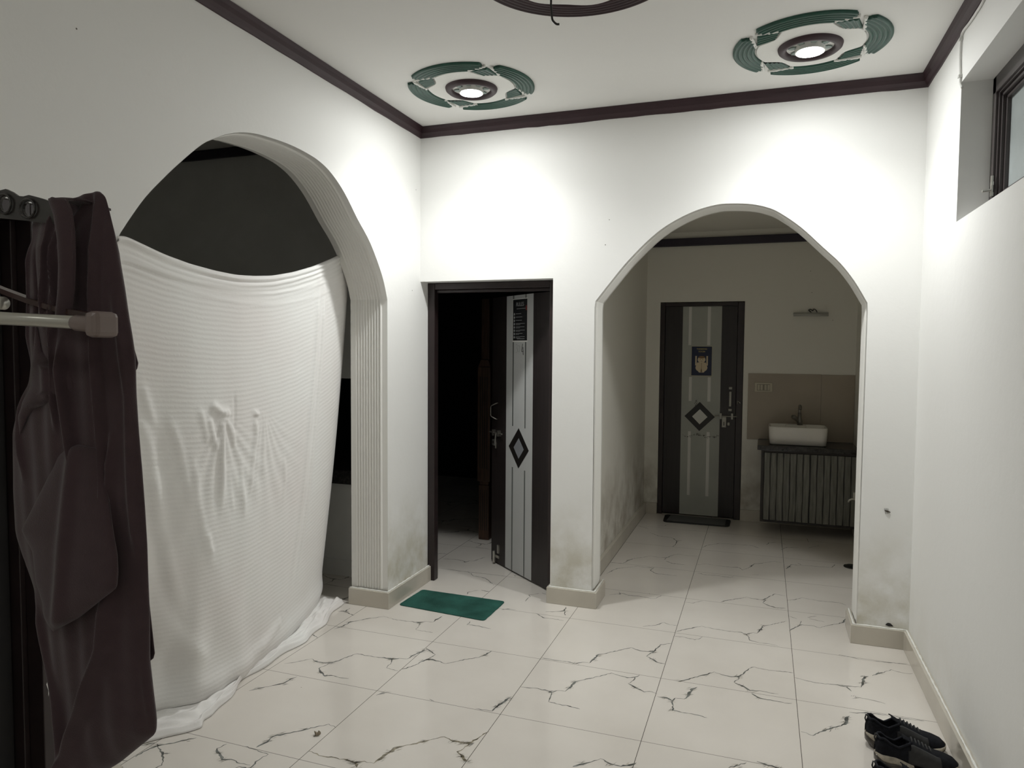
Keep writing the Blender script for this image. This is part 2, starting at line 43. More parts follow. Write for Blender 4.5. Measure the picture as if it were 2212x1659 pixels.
# ------------------------------------------------------------ materials
MATS = {}
def mat(name, col, rough=0.6, metal=0.0, var=0.0, vscale=8.0, bump=0.0, bscale=60.0, spec=0.5, emit=0, stretch=None, alpha=1, trans=0):
    if name in MATS: return MATS[name]
    m = bpy.data.materials.new(name); m.use_nodes = True; nt = m.node_tree; n = nt.nodes; L = nt.links
    b = n['Principled BSDF']
    b.inputs['Base Color'].default_value = (*col,1); b.inputs['Roughness'].default_value = rough
    b.inputs['Metallic'].default_value = metal; b.inputs['Specular IOR Level'].default_value = spec
    if trans: b.inputs['Transmission Weight'].default_value = trans
    if emit:
        b.inputs['Emission Color'].default_value = (*col,1); b.inputs['Emission Strength'].default_value = emit
    g = n.new('ShaderNodeNewGeometry'); mp = n.new('ShaderNodeMapping'); L.new(g.outputs['Position'], mp.inputs['Vector'])
    if stretch: mp.inputs['Scale'].default_value = stretch
    if var:
        t = n.new('ShaderNodeTexNoise'); t.inputs['Scale'].default_value = vscale; t.inputs['Detail'].default_value = 5
        L.new(mp.outputs[0], t.inputs['Vector'])
        r = n.new('ShaderNodeValToRGB'); r.color_ramp.elements[0].position = .3; r.color_ramp.elements[1].position = .7
        r.color_ramp.elements[0].color = (*[c*(1-var) for c in col],1); r.color_ramp.elements[1].color = (*[min(1,c*(1+var)) for c in col],1)
        L.new(t.outputs['Fac'], r.inputs[0]); L.new(r.outputs[0], b.inputs['Base Color'])
    if bump:
        t2 = n.new('ShaderNodeTexNoise'); t2.inputs['Scale'].default_value = bscale; t2.inputs['Detail'].default_value = 3
        L.new(mp.outputs[0], t2.inputs['Vector'])
        bp_ = n.new('ShaderNodeBump'); bp_.inputs['Strength'].default_value = bump; bp_.inputs['Distance'].default_value = .01
        L.new(t2.outputs['Fac'], bp_.inputs['Height']); L.new(bp_.outputs[0], b.inputs['Normal'])
    MATS[name] = m; return m

def node_math(nt, op, a, b=None, clamp=False):
    x = nt.nodes.new('ShaderNodeMath'); x.operation = op; x.use_clamp = clamp
    for i, v in enumerate((a, b)):
        if v is None: continue
        if isinstance(v, (int, float)): x.inputs[i].default_value = v
        else: nt.links.new(v, x.inputs[i])
    return x.outputs[0]

def wall_paint(name, col, stain=(0.60,0.57,0.46), height=0.75, amount=1.0, specks=True):
    m = bpy.data.materials.new(name); m.use_nodes = True; nt = m.node_tree; n = nt.nodes; L = nt.links
    b = n['Principled BSDF']; b.inputs['Roughness'].default_value = .62; b.inputs['Specular IOR Level'].default_value = .3
    g = n.new('ShaderNodeNewGeometry'); sp = n.new('ShaderNodeSeparateXYZ'); L.new(g.outputs['Position'], sp.inputs[0])
    def noise(sc, det=6, rough=.6):
        t = n.new('ShaderNodeTexNoise'); t.inputs['Scale'].default_value = sc; t.inputs['Detail'].default_value = det; t.inputs['Roughness'].default_value = rough
        L.new(g.outputs['Position'], t.inputs['Vector']); return t.outputs['Fac']
    def mix(f, a, c):
        x = n.new('ShaderNodeMixRGB'); L.new(f, x.inputs[0])
        if isinstance(a, tuple): x.inputs[1].default_value = (*a,1)
        else: L.new(a, x.inputs[1])
        x.inputs[2].default_value = (*c,1); return x.outputs[0]
    # damp stain band rising from the floor, broken up by noise
    grad = node_math(nt,'SUBTRACT',1.0,node_math(nt,'DIVIDE',sp.outputs['Z'],height),True)
    damp = node_math(nt,'MULTIPLY',node_math(nt,'POWER',grad,1.3),node_math(nt,'MULTIPLY',node_math(nt,'SUBTRACT',noise(5.0),.36),3.2,True),True)
    c = mix(node_math(nt,'MULTIPLY',damp,amount), col, stain)
    # faint hand marks up to shoulder height
    g2 = node_math(nt,'SUBTRACT',1.0,node_math(nt,'DIVIDE',sp.outputs['Z'],1.6),True)
    smear = node_math(nt,'MULTIPLY',g2,node_math(nt,'MULTIPLY',node_math(nt,'SUBTRACT',noise(2.3,7,.65),.55),2.0,True),True)
    c = mix(node_math(nt,'MULTIPLY',smear,.22*amount), c, (0.52,0.53,0.50))
    if specks:
        v = n.new('ShaderNodeTexVoronoi'); v.inputs['Scale'].default_value = 7.0; L.new(g.outputs['Position'], v.inputs['Vector'])
        near = node_math(nt,'LESS_THAN',v.outputs['Distance'],.022)
        s2 = n.new('ShaderNodeSeparateColor'); L.new(v.outputs['Color'], s2.inputs[0])
        c = mix(node_math(nt,'MULTIPLY',near,node_math(nt,'GREATER_THAN',s2.outputs[0],.6)), c, (0.12,0.11,0.10))
    L.new(c, b.inputs['Base Color'])
    bu = n.new('ShaderNodeBump'); bu.inputs['Strength'].default_value = .12; bu.inputs['Distance'].default_value = .01
    L.new(noise(14,4), bu.inputs['Height']); L.new(bu.outputs[0], b.inputs['Normal'])
    return m

WHITE = wall_paint('white_paint', (0.81,0.81,0.795), stain=(0.50,0.47,0.37), amount=1.25)
CORR = wall_paint('corridor_paint', (0.76,0.745,0.69), stain=(0.22,0.17,0.11), height=.95, amount=.9)
CEIL = mat('ceiling_paint', (0.79,0.785,0.765), .7, var=.02, vscale=1.5, bump=.08, bscale=9)
KITCH = mat('kitchen_paint', (0.82,0.82,0.80), .7, var=.04, vscale=3)
UNLIT = mat('unlit_darkness', (0.012,0.016,0.026), .9)  # near-black colour puts in the darkness of an unlit space
MAROON = mat('maroon_gloss_paint', (0.036,0.016,0.021), .5, var=.15, vscale=5, bump=.1, bscale=18)
NAVY = mat('deep_plum_paint', (0.032,0.026,0.042), .5)
GREEN = mat('bottle_green_paint', (0.012,0.070,0.048), .35, var=.12, vscale=30)
PLASTER = mat('white_plaster', (0.80,0.80,0.77), .6, bump=.1, bscale=80)
LINING = mat('cream_gloss_plaster', (0.77,0.765,0.735), .38)
DARKWOOD = mat('dark_brown_laminate', (0.020,0.015,0.015), .42, var=.22, vscale=10, stretch=(6,6,.4))
FRAMEWOOD = mat('dark_brown_frame_paint', (0.020,0.012,0.012), .38, var=.2, vscale=10)
SILVER = mat('silver_grey_laminate', (0.47,0.48,0.48), .38, var=.04, vscale=4)
SILVER2 = mat('faded_grey_laminate', (0.36,0.37,0.34), .5, var=.06, vscale=4)
STRIPE = mat('grey_inlay', (0.14,0.15,0.15), .4)
TAPE = mat('pale_grey_inlay', (0.62,0.62,0.59), .45)
BLACK = mat('black_inlay', (0.012,0.010,0.009), .4)
GREYIN = mat('mid_grey_inlay', (0.22,0.23,0.25), .4)
CHROME = mat('brushed_steel', (0.55,0.54,0.50), .3, metal=.9)
DARKCHROME = mat('dull_steel', (0.22,0.21,0.19), .35, metal=.8)
MIDCH = mat('tarnished_steel', (0.30,0.29,0.26), .4, metal=.7)
GRANITE = mat('dark_granite', (0.030,0.028,0.027), .18, var=.6, vscale=60)
CERAMIC = mat('white_ceramic', (0.78,0.76,0.72), .15)
BTILE = mat('beige_wall_tile', (0.36,0.31,0.25), .3, var=.08, vscale=2)
SKIRT = mat('skirting_tile', (0.53,0.495,0.43), .16, var=.08, vscale=3)
CAULK = mat('white_caulk', (0.82,0.82,0.78), .6, bump=.5, bscale=60)
VEIN = mat('marble_vein', (0.15,0.155,0.145), .14, var=.75, vscale=26)
VEINB = mat('marble_vein_brown', (0.27,0.24,0.18), .14, var=.7, vscale=40)

def floor_mat():
    m = bpy.data.materials.new('marble_tile'); m.use_nodes = True; nt = m.node_tree; n = nt.nodes; L = nt.links
    b = n['Principled BSDF']; b.inputs['Roughness'].default_value = .13; b.inputs['Specular IOR Level'].default_value = .5
    g = n.new('ShaderNodeNewGeometry'); sp = n.new('ShaderNodeSeparateXYZ'); L.new(g.outputs['Position'], sp.inputs[0])
    def joint(out, o, step, w):
        k = node_math(nt,'FRACT',node_math(nt,'ADD',node_math(nt,'DIVIDE',node_math(nt,'SUBTRACT',out,o),step),20.5))
        return node_math(nt,'LESS_THAN',node_math(nt,'ABSOLUTE',node_math(nt,'SUBTRACT',k,.5)),w/step/2)
    j = node_math(nt,'MAXIMUM',joint(sp.outputs['X'],-1.6609,.613,.0026),node_math(nt,'MULTIPLY',joint(sp.outputs['Y'],3.4295,.5892,.0030),.75))
    t = n.new('ShaderNodeTexNoise'); t.inputs['Scale'].default_value = 1.6; t.inputs['Detail'].default_value = 4; L.new(g.outputs['Position'], t.inputs['Vector'])
    r = n.new('ShaderNodeValToRGB'); r.color_ramp.elements[0].position=.35; r.color_ramp.elements[1].position=.7
    r.color_ramp.elements[0].color=(0.665,0.625,0.575,1); r.color_ramp.elements[1].color=(0.74,0.70,0.65,1); L.new(t.outputs['Fac'], r.inputs[0])
    v = n.new('ShaderNodeTexVoronoi'); v.inputs['Scale'].default_value = 9; L.new(g.outputs['Position'], v.inputs['Vector'])
    s2 = n.new('ShaderNodeSeparateColor'); L.new(v.outputs['Color'], s2.inputs[0])
    speck = node_math(nt,'MULTIPLY',node_math(nt,'LESS_THAN',v.outputs['Distance'],.026),node_math(nt,'GREATER_THAN',s2.outputs[0],.72))
    x = n.new('ShaderNodeMixRGB'); L.new(node_math(nt,'MAXIMUM',j,speck), x.inputs[0]); L.new(r.outputs[0], x.inputs[1]); x.inputs[2].default_value=(0.10,0.09,0.075,1)
    L.new(x.outputs[0], b.inputs['Base Color']); return m
FLOOR = floor_mat()

# ------------------------------------------------------------ mesh helpers
class MB:
    def __init__(s): s.v=[]; s.f=[]; s.mi=[]
    def add(s, v, f, mi=0):
        k=len(s.v); s.v += [tuple(map(float,p)) for p in v]; s.f += [tuple(i+k for i in q) for q in f]; s.mi += [mi]*len(f); return s
    def box(s, x0,x1,y0,y1,z0,z1, mi=0, T=None):
        v=[(x,y,z) for x in (x0,x1) for y in (y0,y1) for z in (z0,z1)]
        if T: v=[T(*p) for p in v]
        return s.add(v,[(0,1,3,2),(4,6,7,5),(0,4,5,1),(2,3,7,6),(0,2,6,4),(1,5,7,3)],mi)
    def prism(s, poly, axis, a, b, mi=0):
        n=len(poly)
        def P(p,t): return {'X':(t,p[0],p[1]),'Y':(p[0],t,p[1]),'Z':(p[0],p[1],t)}[axis]
        v=[P(p,a) for p in poly]+[P(p,b) for p in poly]
        return s.add(v,[tuple(range(n)),tuple(range(2*n-1,n-1,-1))]+[(i,i+n,(i+1)%n+n,(i+1)%n) for i in range(n)],mi)
    def tube(s, pts, r, n=12, mi=0, caps=True, T=None):
        pts=[Vector(p) for p in pts]; rs=r if isinstance(r,(list,tuple)) else [r]*len(pts); V=[]; F=[]
        prev=None
        for i,p in enumerate(pts):
            d=(pts[min(i+1,len(pts)-1)]-pts[max(i-1,0)]).normalized()
            if prev is None:
                a=Vector((0,0,1)) if abs(d.z)<.9 else Vector((1,0,0)); e1=d.cross(a).normalized()
            else: e1=(prev-d*prev.dot(d)).normalized()
            prev=e1; e2=d.cross(e1)
            for k in range(n):
                t=2*math.pi*k/n; q=p+(e1*math.cos(t)+e2*math.sin(t))*rs[i]; V.append(q)
        for i in range(len(pts)-1):
            for k in range(n): F.append((i*n+k,i*n+(k+1)%n,(i+1)*n+(k+1)%n,(i+1)*n+k))
        if caps: F.append(tuple(range(n-1,-1,-1))); F.append(tuple((len(pts)-1)*n+k for k in range(n)))
        if T: V=[T(*p) for p in V]
        return s.add(V,F,mi)
    def lathe(s, prof, c, n=32, mi=0, a0=0, axis='Z'):
        V=[];F=[];m=len(prof)
        for k in range(n):
            t=2*math.pi*k/n+a0
            for r,z in prof:
                p=(r*math.cos(t),r*math.sin(t),z)
                if axis=='Y': p=(p[0],p[2],p[1])
                if axis=='X': p=(p[2],p[0],p[1])
                V.append((c[0]+p[0],c[1]+p[1],c[2]+p[2]))
        for k in range(n):
            for i in range(m-1): F.append((k*m+i,((k+1)%n)*m+i,((k+1)%n)*m+i+1,k*m+i+1))
        return s.add(V,F,mi)
    def grid(s, P, mi=0, closeu=False):
        nv,nu=len(P),len(P[0]); V=[p for row in P for p in row]; F=[]
        for i in range(nv-1):
            for j in range(nu if closeu else nu-1): F.append((i*nu+j,i*nu+(j+1)%nu,(i+1)*nu+(j+1)%nu,(i+1)*nu+j))
        return s.add(V,F,mi)
    def build(s, name, m, parent=None, smooth=False, bevel=0, weld=False, solid=0, fixn=True):
        me=bpy.data.meshes.new(name); me.from_pydata(s.v,[],s.f); 
        ms=m if isinstance(m,(list,tuple)) else [m]
        for q in ms: me.materials.append(q)
        if len(ms)>1: me.polygons.foreach_set('material_index',s.mi)
        if fixn:
            bm=bmesh.new(); bm.from_mesh(me)
            if weld: bmesh.ops.remove_doubles(bm,verts=bm.verts,dist=1e-5)
            bmesh.ops.recalc_face_normals(bm,faces=bm.faces); bm.to_mesh(me); bm.free()
        if smooth: me.polygons.foreach_set('use_smooth',[True]*len(me.polygons))
        me.update()
        o=bpy.data.objects.new(name,me); COL.objects.link(o)
        if parent: 
            o.parent=parent; o.matrix_parent_inverse=Matrix.Translation(parent.location).inverted() if parent.type=='EMPTY' else Matrix()
        if solid:
            md=o.modifiers.new('solid','SOLIDIFY'); md.thickness=solid; md.offset=0
        if bevel:
            md=o.modifiers.new('bevel','BEVEL'); md.width=bevel; md.segments=2; md.limit_method='ANGLE'; md.angle_limit=math.radians(40)
        if smooth=='auto':
            pass
        return o
def empty(name, loc, label=None, cat=None, group=None, kind=None):
    o=bpy.data.objects.new(name,None); COL.objects.link(o); o.location=loc; o.empty_display_size=.05
    return tag(o,label,cat,group,kind)
def tag(o, label=None, cat=None, group=None, kind=None):
    if label: o['label']=label
    if cat: o['category']=cat
    if group: o['group']=group
    if kind: o['kind']=kind
    return o
def struct(o, label=None, cat=None): return tag(o,label,cat,kind='structure')
def text(s, size, org, ux, uy, name, m, parent=None, ext=.0006, align='CENTER', sx=1.0, off=0.0):
    cu=bpy.data.curves.new(name,'FONT'); cu.body=s; cu.size=size; cu.extrude=ext; cu.align_x=align; cu.offset=off
    t=bpy.data.objects.new('tmp',cu); COL.objects.link(t); bpy.context.view_layer.update()
    me=bpy.data.meshes.new_from_object(t.evaluated_get(bpy.context.evaluated_depsgraph_get()))
    bpy.data.objects.remove(t,do_unlink=True)
    ux=Vector(ux); uy=Vector(uy); uz=ux.cross(uy); o0=Vector(org)
    for v in me.vertices: c=v.co.copy(); v.co=o0+ux*c.x*sx+uy*c.y+uz*c.z
    me.materials.clear(); me.materials.append(m); me.name=name
    o=bpy.data.objects.new(name,me); COL.objects.link(o)
    if parent: o.parent=parent; o.matrix_parent_inverse=Matrix.Translation(parent.location).inverted() if parent.type=='EMPTY' else Matrix()
    return o
def dup(root, loc, **kw):
    r=root.copy(); COL.objects.link(r); r.location=loc
    for c in list(root.children):
        k=c.copy(); COL.objects.link(k); k.parent=r
        for g in c.children: q=g.copy(); COL.objects.link(q); q.parent=k
    tag(r,**kw); return r
def smoothpath(p, n=6):
    p=[Vector(q) for q in p]; out=[]
    for i in range(len(p)-1):
        a=p[max(i-1,0)]; b=p[i]; c=p[i+1]; d=p[min(i+2,len(p)-1)]
        for k in range(n):
            t=k/n; out.append(.5*((2*b)+(c-a)*t+(2*a-5*b+4*c-d)*t*t+(3*b-a-3*c+d)*t**3))
    out.append(p[-1]); return out

# ------------------------------------------------------------ the shell
LA=[tuple(p) for p in DATA['larch']]           # left arch, from its right spring over the crown to the left
larch=[(3.80,1.885)]+[tuple(q) for q in smoothpath([(p[0],p[1],0) for p in [(3.80,1.885)]+LA[1:]],4)]
larch=[(q[0],q[1]) for q in larch]+[(1.872,1.90)]
RA=[tuple(p) for p in DATA['rarch']]
rarch=[(-0.973,1.845)]+[(q[0],q[1]) for q in smoothpath([(p[0],p[1],0) for p in [(-0.968,1.885)]+RA[1:]],4)]+[(0.519,1.81)]
b=MB(); b.prism([(YF,0),(.75,0),(.75,2.035),(1.64,2.035),(1.64,0),(1.872,0)]+larch[::-1]+[(3.80,0),(YB,0),(YB,3.1),(YF,3.1)],'X',XLo,XL)
struct(b.build('wall_left',WHITE))
b=MB(); b.prism([(XLo,0),(XL,0),(XL,2.030),(-1.236,2.030),(-1.236,0),(-.968,0)]+rarch+[(.515,0),(1.0,0),(1.0,3.1),(XLo,3.1)],'Y',YB,YBo)
struct(b.build('wall_back',WHITE))
wy0,wy1,wz0,wz1=2.30,3.553,2.155,2.745
b=MB(); b.box(XR,XR+.23,YF,YB,0,wz0).box(XR,XR+.23,YF,YB,wz1,3.1).box(XR,XR+.23,YF,wy0,wz0,wz1).box(XR,XR+.23,wy1,YB,wz0,wz1)
WHITE2 = wall_paint('clean_white_paint', (0.81,0.81,0.795), stain=(0.62,0.59,0.50), height=.5, amount=.35)
struct(b.build('wall_right',WHITE2))
struct(MB().box(XLo,XR+.23,YF-.2,YF,0,3.1).build('wall_front',WHITE))
# kitchen behind the left arch: its back wall is in line with the main back wall, with a serving opening
ox0,ox1,oz0,oz1=-3.6,-2.66,.745,1.38
b=MB(); b.box(-5.2,XLo-.001,YB,YBo,0,oz0-.10).box(-5.2,XLo-.001,YB,YBo,oz1,3.1).box(-5.2,ox0,YB,YBo,oz0-.10,oz1).box(ox1,XLo-.001,YB,YBo,oz0-.10,oz1)
struct(b.build('wall_kitchen',KITCH))
b=MB(); b.box(-5.4,-5.2,YF,YBo,0,3.1).box(-5.4,XLo-.001,YF-.2,YF,0,3.1)
struct(b.build('wall_kitchen_left',KITCH))
# dark room behind the open door
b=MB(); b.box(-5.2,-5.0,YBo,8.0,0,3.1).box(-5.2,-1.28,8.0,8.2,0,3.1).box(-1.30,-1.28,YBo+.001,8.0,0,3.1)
struct(b.build('wall_bedroom',UNLIT))
# corridor
struct(MB().box(-1.276,XC,YBo+.0015,YC,0,3.1).build('wall_corridor_left',CORR))
b=MB(); b.box(-1.276,-.945,YC,YC+.2,0,3.1).box(-.175,1.0,YC,YC+.2,0,3.1).box(-.945,-.175,YC,YC+.2,2.045,3.1).box(-.945,-.175,YC+.15,YC+.2,0,2.045)
struct(b.build('wall_corridor_back',CORR))
struct(MB().box(XR,1.0,YBo+.0015,YC,0,3.1).build('wall_corridor_right',CORR))
struct(MB().box(XLo,XR+.23,YF-.2,YB,ZC,3.2).build('ceiling',CEIL))
struct(MB().box(-5.4,XLo-.0005,YF-.2,YB,ZC,3.2).box(-5.2,-1.28,YBo,8.2,ZC,3.2).build('ceiling_kitchen',KITCH))
struct(MB().box(XC-.001,XR+.001,YBo-.001,YC+.001,ZCC,3.2).build('ceiling_corridor',CORR))

# ------------------------------------------------------------ floor with printed veins
fb=MB(); fb.add([(-5.4,YF-.2,0),(1.0,YF-.2,0),(1.0,8.2,0),(-5.4,8.2,0),(-5.4,YF-.2,-.1),(1.0,YF-.2,-.1),(1.0,8.2,-.1),(-5.4,8.2,-.1)],[(0,1,2,3),(7,6,5,4),(0,4,5,1),(1,5,6,2),(2,6,7,3),(3,7,4,0)])
def vein(pts, z=.0003, k=1.0):
    P=[];W=[]
    for i in range(len(pts)-1):
        a,b_=pts[i],pts[i+1]; L=math.hypot(b_[0]-a[0],b_[1]-a[1]); n=max(1,int(L/.012))
        for j in range(n):
            t=j/n; dx,dy=(b_[0]-a[0])/max(L,1e-6),(b_[1]-a[1])/max(L,1e-6); amp=.0035 if 0<j else .001
            o=random.uniform(-amp,amp); P.append((a[0]+(b_[0]-a[0])*t-dy*o,a[1]+(b_[1]-a[1])*t+dx*o))
            ww=a[2]+(b_[2]-a[2])*t; W.append(max(.0009,ww*.00052*k*random.uniform(.45,1.25)))
    P.append(tuple(pts[-1][:2])); W.append(.0008)
    W[0]*=.5
    V=[];F=[]
    for i,p in enumerate(P):
        q0=P[max(i-1,0)];q1=P[min(i+1,len(P)-1)]; d=(q1[0]-q0[0],q1[1]-q0[1]); l=math.hypot(*d) or 1
        nx,ny=-d[1]/l,d[0]/l; V+= [(p[0]+nx*W[i],p[1]+ny*W[i],z),(p[0]-nx*W[i],p[1]-ny*W[i],z)]
    for i in range(len(P)-1): F.append((2*i,2*i+1,2*i+3,2*i+2))
    heavy=sum(q[2] for q in pts)/len(pts)>7.5
    fb.add(V,F,2 if heavy else 1)
    # feathered strokes around the thick places
    for q in pts:
        if q[2]>=8:
            for _ in range(int(q[2]*.8)):
                a=random.uniform(0,math.pi); l=random.uniform(.008,.024); cx_,cy_=q[0]+random.uniform(-.016,.016),q[1]+random.uniform(-.012,.012)
                dx,dy=math.cos(a*.4+.3)*l,math.sin(a*.4+.3)*l*.8; h=.0007
                fb.add([(cx_-dx,cy_-dy,z),(cx_+h,cy_-h,z),(cx_+dx,cy_+dy,z),(cx_-h,cy_+h,z)],[(0,1,2,3)],random.choice((1,2)))
for v in DATA['veins']: vein(v)
# the same printed motif on the tiles outside the traced ones
mot=[[(.00,.30,4),(.12,.22,5),(.22,.20,8),(.30,.20,3),(.33,.33,11),(.45,.42,6),(.60,.52,3),(.70,.47,7),(.80,.46,8),(.90,.58,5),(1.0,.60,4)],[(.22,.20,8),(.24,.12,5),(.22,.02,3),(.42,.00,3)],[(.80,.46,7),(.76,.36,4),(.85,.26,8),(.98,.18,4)]]
for i in range(-7,6):
    for j in range(-9,8):
        x0=-1.6609+.613*i; y0=3.4295-.5892*j
        cx_,cy_=x0+.3,y0+.3
        seen = (-2.2<cx_<.77 and 2.3<cy_<4.3) or (-1.05<cx_<.77 and 4.3<cy_<7) or (-2.1<cx_<-1.2 and 4.3<cy_<5.2)
        if seen or cy_>6.9: continue
        fl=random.random()<.5
        for m_ in mot:
            vein([(x0+.613*((1-p[0]) if fl else p[0]),y0+.5892*((1-p[1]) if fl else p[1]),p[2]) for p in m_])
struct(fb.build('floor',[FLOOR,VEIN,VEINB],fixn=False))

# ------------------------------------------------------------ skirting tiles with a bead of caulk
def skirting(name, path, t=.027, h=.101, m=SKIRT, caulk=True, joints=()):
    # path: wall line with the room on its right-hand side
    P=[Vector((p[0],p[1])) for p in path]; O=[]
    for i,p in enumerate(P):
        ns=[]
        if i>0: d=(P[i]-P[i-1]).normalized(); ns.append(Vector((d.y,-d.x)))
        if i<len(P)-1: d=(P[i+1]-P[i]).normalized(); ns.append(Vector((d.y,-d.x)))
        if len(ns)==1: O.append(p+ns[0]*t)
        else:
            a,c=ns; k=a.dot(c); O.append(p+(a+c)*t/(1+k))
    b=MB(); b.prism([(p.x,p.y) for p in P]+[(p.x,p.y) for p in O[::-1]],'Z',0.0006,h)
    o=b.build(name,[m],bevel=.0015)
    if caulk:
        c=MB()
        for i in range(len(P)-1):
            a=P[i].lerp(O[i],.45);d=P[i+1].lerp(O[i+1],.45); n=max(2,int((d-a).length/.02)); 
            c.tube([(*(a.lerp(d,k/n)),h+.001+random.uniform(0,.002)) for k in range(n+1)],[random.uniform(.003,.006) for k in range(n+1)],n=8)
        c.build('caulk_bead',CAULK,o,smooth=True)
    struct(o); return o
skirting('baseboard_left',[(XLo,3.80-.012),(XL,3.80-.012),(XL,4.345)])
skirting('baseboard_back',[(-1.225,YB+.06),(-1.225,YB),(-.960,YB),(-.960,YBo)])
skirting('baseboard_right',[(.51,YBo),(.51,YB),(XR,YB),(XR,YF)])
skirting('baseboard_corridor',[(XC,YBo),(XC,YC),(-.945,YC)],h=.105,caulk=False)
skirting('baseboard_corridor_back',[(-.175,YC),(XR,YC)],h=.105,caulk=False)
skirting('baseboard_doorway',[(XL,YB+.165),(XL,YBo-.001)],caulk=False,t=.02)
skirting('baseboard_kitchen',[(-5.2,YB),(XLo,YB)],h=.11,caulk=False,m=KITCH)
skirting('baseboard_front',[(XL,1.66),(XL,1.86)],caulk=False)

# ------------------------------------------------------------ painted cornices
b=MB(); prof=[(0,2.958),(.006,2.960),(.012,2.972),(.022,2.985),(.026,3.005),(.034,3.0235),(0,3.0235)]
rows=[]
for cxy in ((XL,YF,1,0),(XL,YB,1,-1),(XR,YB,-1,-1),(XR,YF,-1,0)):
    rows.append([(cxy[0]+cxy[2]*p[0],cxy[1]+cxy[3]*p[0],p[1]) for p in prof])
rows2=[]
for a,c in zip(rows[:-1],rows[1:]):
    n=40
    for k in range(n):
        t=k/n; wob=random.uniform(-.0022,.0022) if k else 0
        rows2.append([tuple(a[i][j]+(c[i][j]-a[i][j])*t+(wob if (j==2 and i<2) else 0) for j in range(3)) for i in range(len(prof))])
rows2.append(rows[-1]); b.grid(rows2,closeu=True); struct(b.build('trim_1',MAROON))
struct(MB().box(XC,XR,YC-.03,YC,2.568,2.642).box(XC,XC+.03,YBo,YC-.03,2.568,2.642).build('trim_2',NAVY,bevel=.006))
struct(MB().box(-5.2,XLo,YB-.035,YB,2.96,ZC-.001).build('trim_3',NAVY,bevel=.006))

# ------------------------------------------------------------ fluted linings of the two arches
def lining(name, path, place, t0, t1, nr, base=.001, ridge=.0085, border=.13):
    # path: opening outline (2D) ; inward offset ; place(u,v,t)
    P=[Vector(p) for p in path]; N=[]
    for i in range(len(P)):
        d=(P[min(i+1,len(P)-1)]-P[max(i-1,0)]).normalized(); N.append(Vector((-d.y,d.x)))
    cs=[(0.0,base),(border,base)]
    wv=(1-2*border)/nr
    for k in range(nr):
        c=border+(k+.5)*wv
        cs += [(c+wv*(q/10-.5),base+ridge*max(0,math.cos(math.pi*(q/10-.5)*1.25))**1.3) for q in range(1,10)]
    cs += [(1-border,base),(1,base)]
    rows=[]
    for i,p in enumerate(P):
        e=.35 if i in (0,) or i==len(P)-1 else 1
        rows.append([place(*(p+N[i]*h),t0+(t1-t0)*c) for c,h in cs])
    b=MB(); b.grid(rows); return struct(b.build(name,LINING,fixn=False))
pl=[(1.872,.103)]+larch[::-1]+[(3.80,.60),(3.80,.103)]
# densify, going from the left foot over the crown down the right jamb
lining('trim_4',[(p[0],p[1]) for p in ([(1.872,.103),(1.872,1.0)]+larch[::-1][:-1]+[(3.80,1.0),(3.80,.11)])][::-1],lambda y,z,t:(t,y,z),XL,XLo,10)
lining('trim_5',[(p[0],p[1]) for p in ([(-.968,.103),(-.968,1.0)]+rarch+[(.516,1.0),(.516,.11)])][::-1],lambda x,z,t:(x,t,z),YB,YBo,8,ridge=.006,border=.18)

# ------------------------------------------------------------ door 1 (open, near)
d1=struct(empty('door_1',(-1.285,4.40,0)),'dark brown door with silver centre panel standing half open beside the green mat','door')
fy0,fy1=4.345,4.405
b=MB(); b.box(XL+.001,-2.093,fy0,fy1,0,2.028).box(-1.288,-1.2365,fy0,fy1,0,2.028).box(-2.093,-1.288,fy0,fy1,1.985,2.028)
b.box(-2.093,-1.288,fy0+.03,fy1,1.965,1.985)
b.build('door_frame',FRAMEWOOD,d1,bevel=.004)
A=math.radians(40); DU=Vector((-math.cos(A),math.sin(A),0)); DN=Vector((math.sin(A),math.cos(A),0)); H0=Vector((-1.285,4.40,0))
def LF(u,n,z): return H0+DU*u+DN*n+Vector((0,0,z))      # u from hinge, n behind the face
b=MB(); b.box(0,.794,0,.034,.012,1.965,T=LF); leaf=b.build('door_leaf',DARKWOOD,d1,bevel=.002)
def panel(p,name,m,u0,u1,z0,z1,t0=-.0012,t1=.0,F=LF): return MB().box(u0,u1,t0,t1,z0,z1,T=F).build(name,m,p)
sp=panel(leaf,'silver_panel',SILVER,.228,.583,.013,1.964)
for (u0,u1) in ((.313,.336),(.478,.502)):
    for z0,z1 in ((1.048,1.964),(.013,.756)):
        panel(sp,'inlay_stripe',STRIPE,u0+.001,u1-.004,z0,z1,-.0020,-.001)
        panel(sp,'stripe_edge',TAPE,u0,u1,z0,z1,-.0016,-.001)
def diamond(p,u,z,hu,hz,m,n,F=LF,name='diamond_inlay'):
    b=MB(); v=[F(u-hu,n,z),F(u,n,z-hz),F(u+hu,n,z),F(u,n,z+hz),F(u-hu,n+.0008,z),F(u,n+.0008,z-hz),F(u+hu,n+.0008,z),F(u,n+.0008,z+hz)]
    b.add(v,[(0,1,2,3),(7,6,5,4),(0,4,5,1),(1,5,6,2),(2,6,7,3),(3,7,4,0)]); return b.build(name,m,p)
diamond(sp,.405,.900,.135,.141,BLACK,-.0032); diamond(sp,.402,.899,.068,.072,GREYIN,-.0040,name='diamond_centre')
b=MB(); b.tube([LF(.700,-.001,1.197),LF(.705,-.02,1.192),LF(.740,-.035,1.176),LF(.748,-.036,1.165),LF(.748,-.036,1.105),LF(.740,-.035,1.094),LF(.705,-.02,1.080),LF(.700,-.001,1.075)],.0045)
b.build('pull_handle',DARKCHROME,leaf,smooth=True)
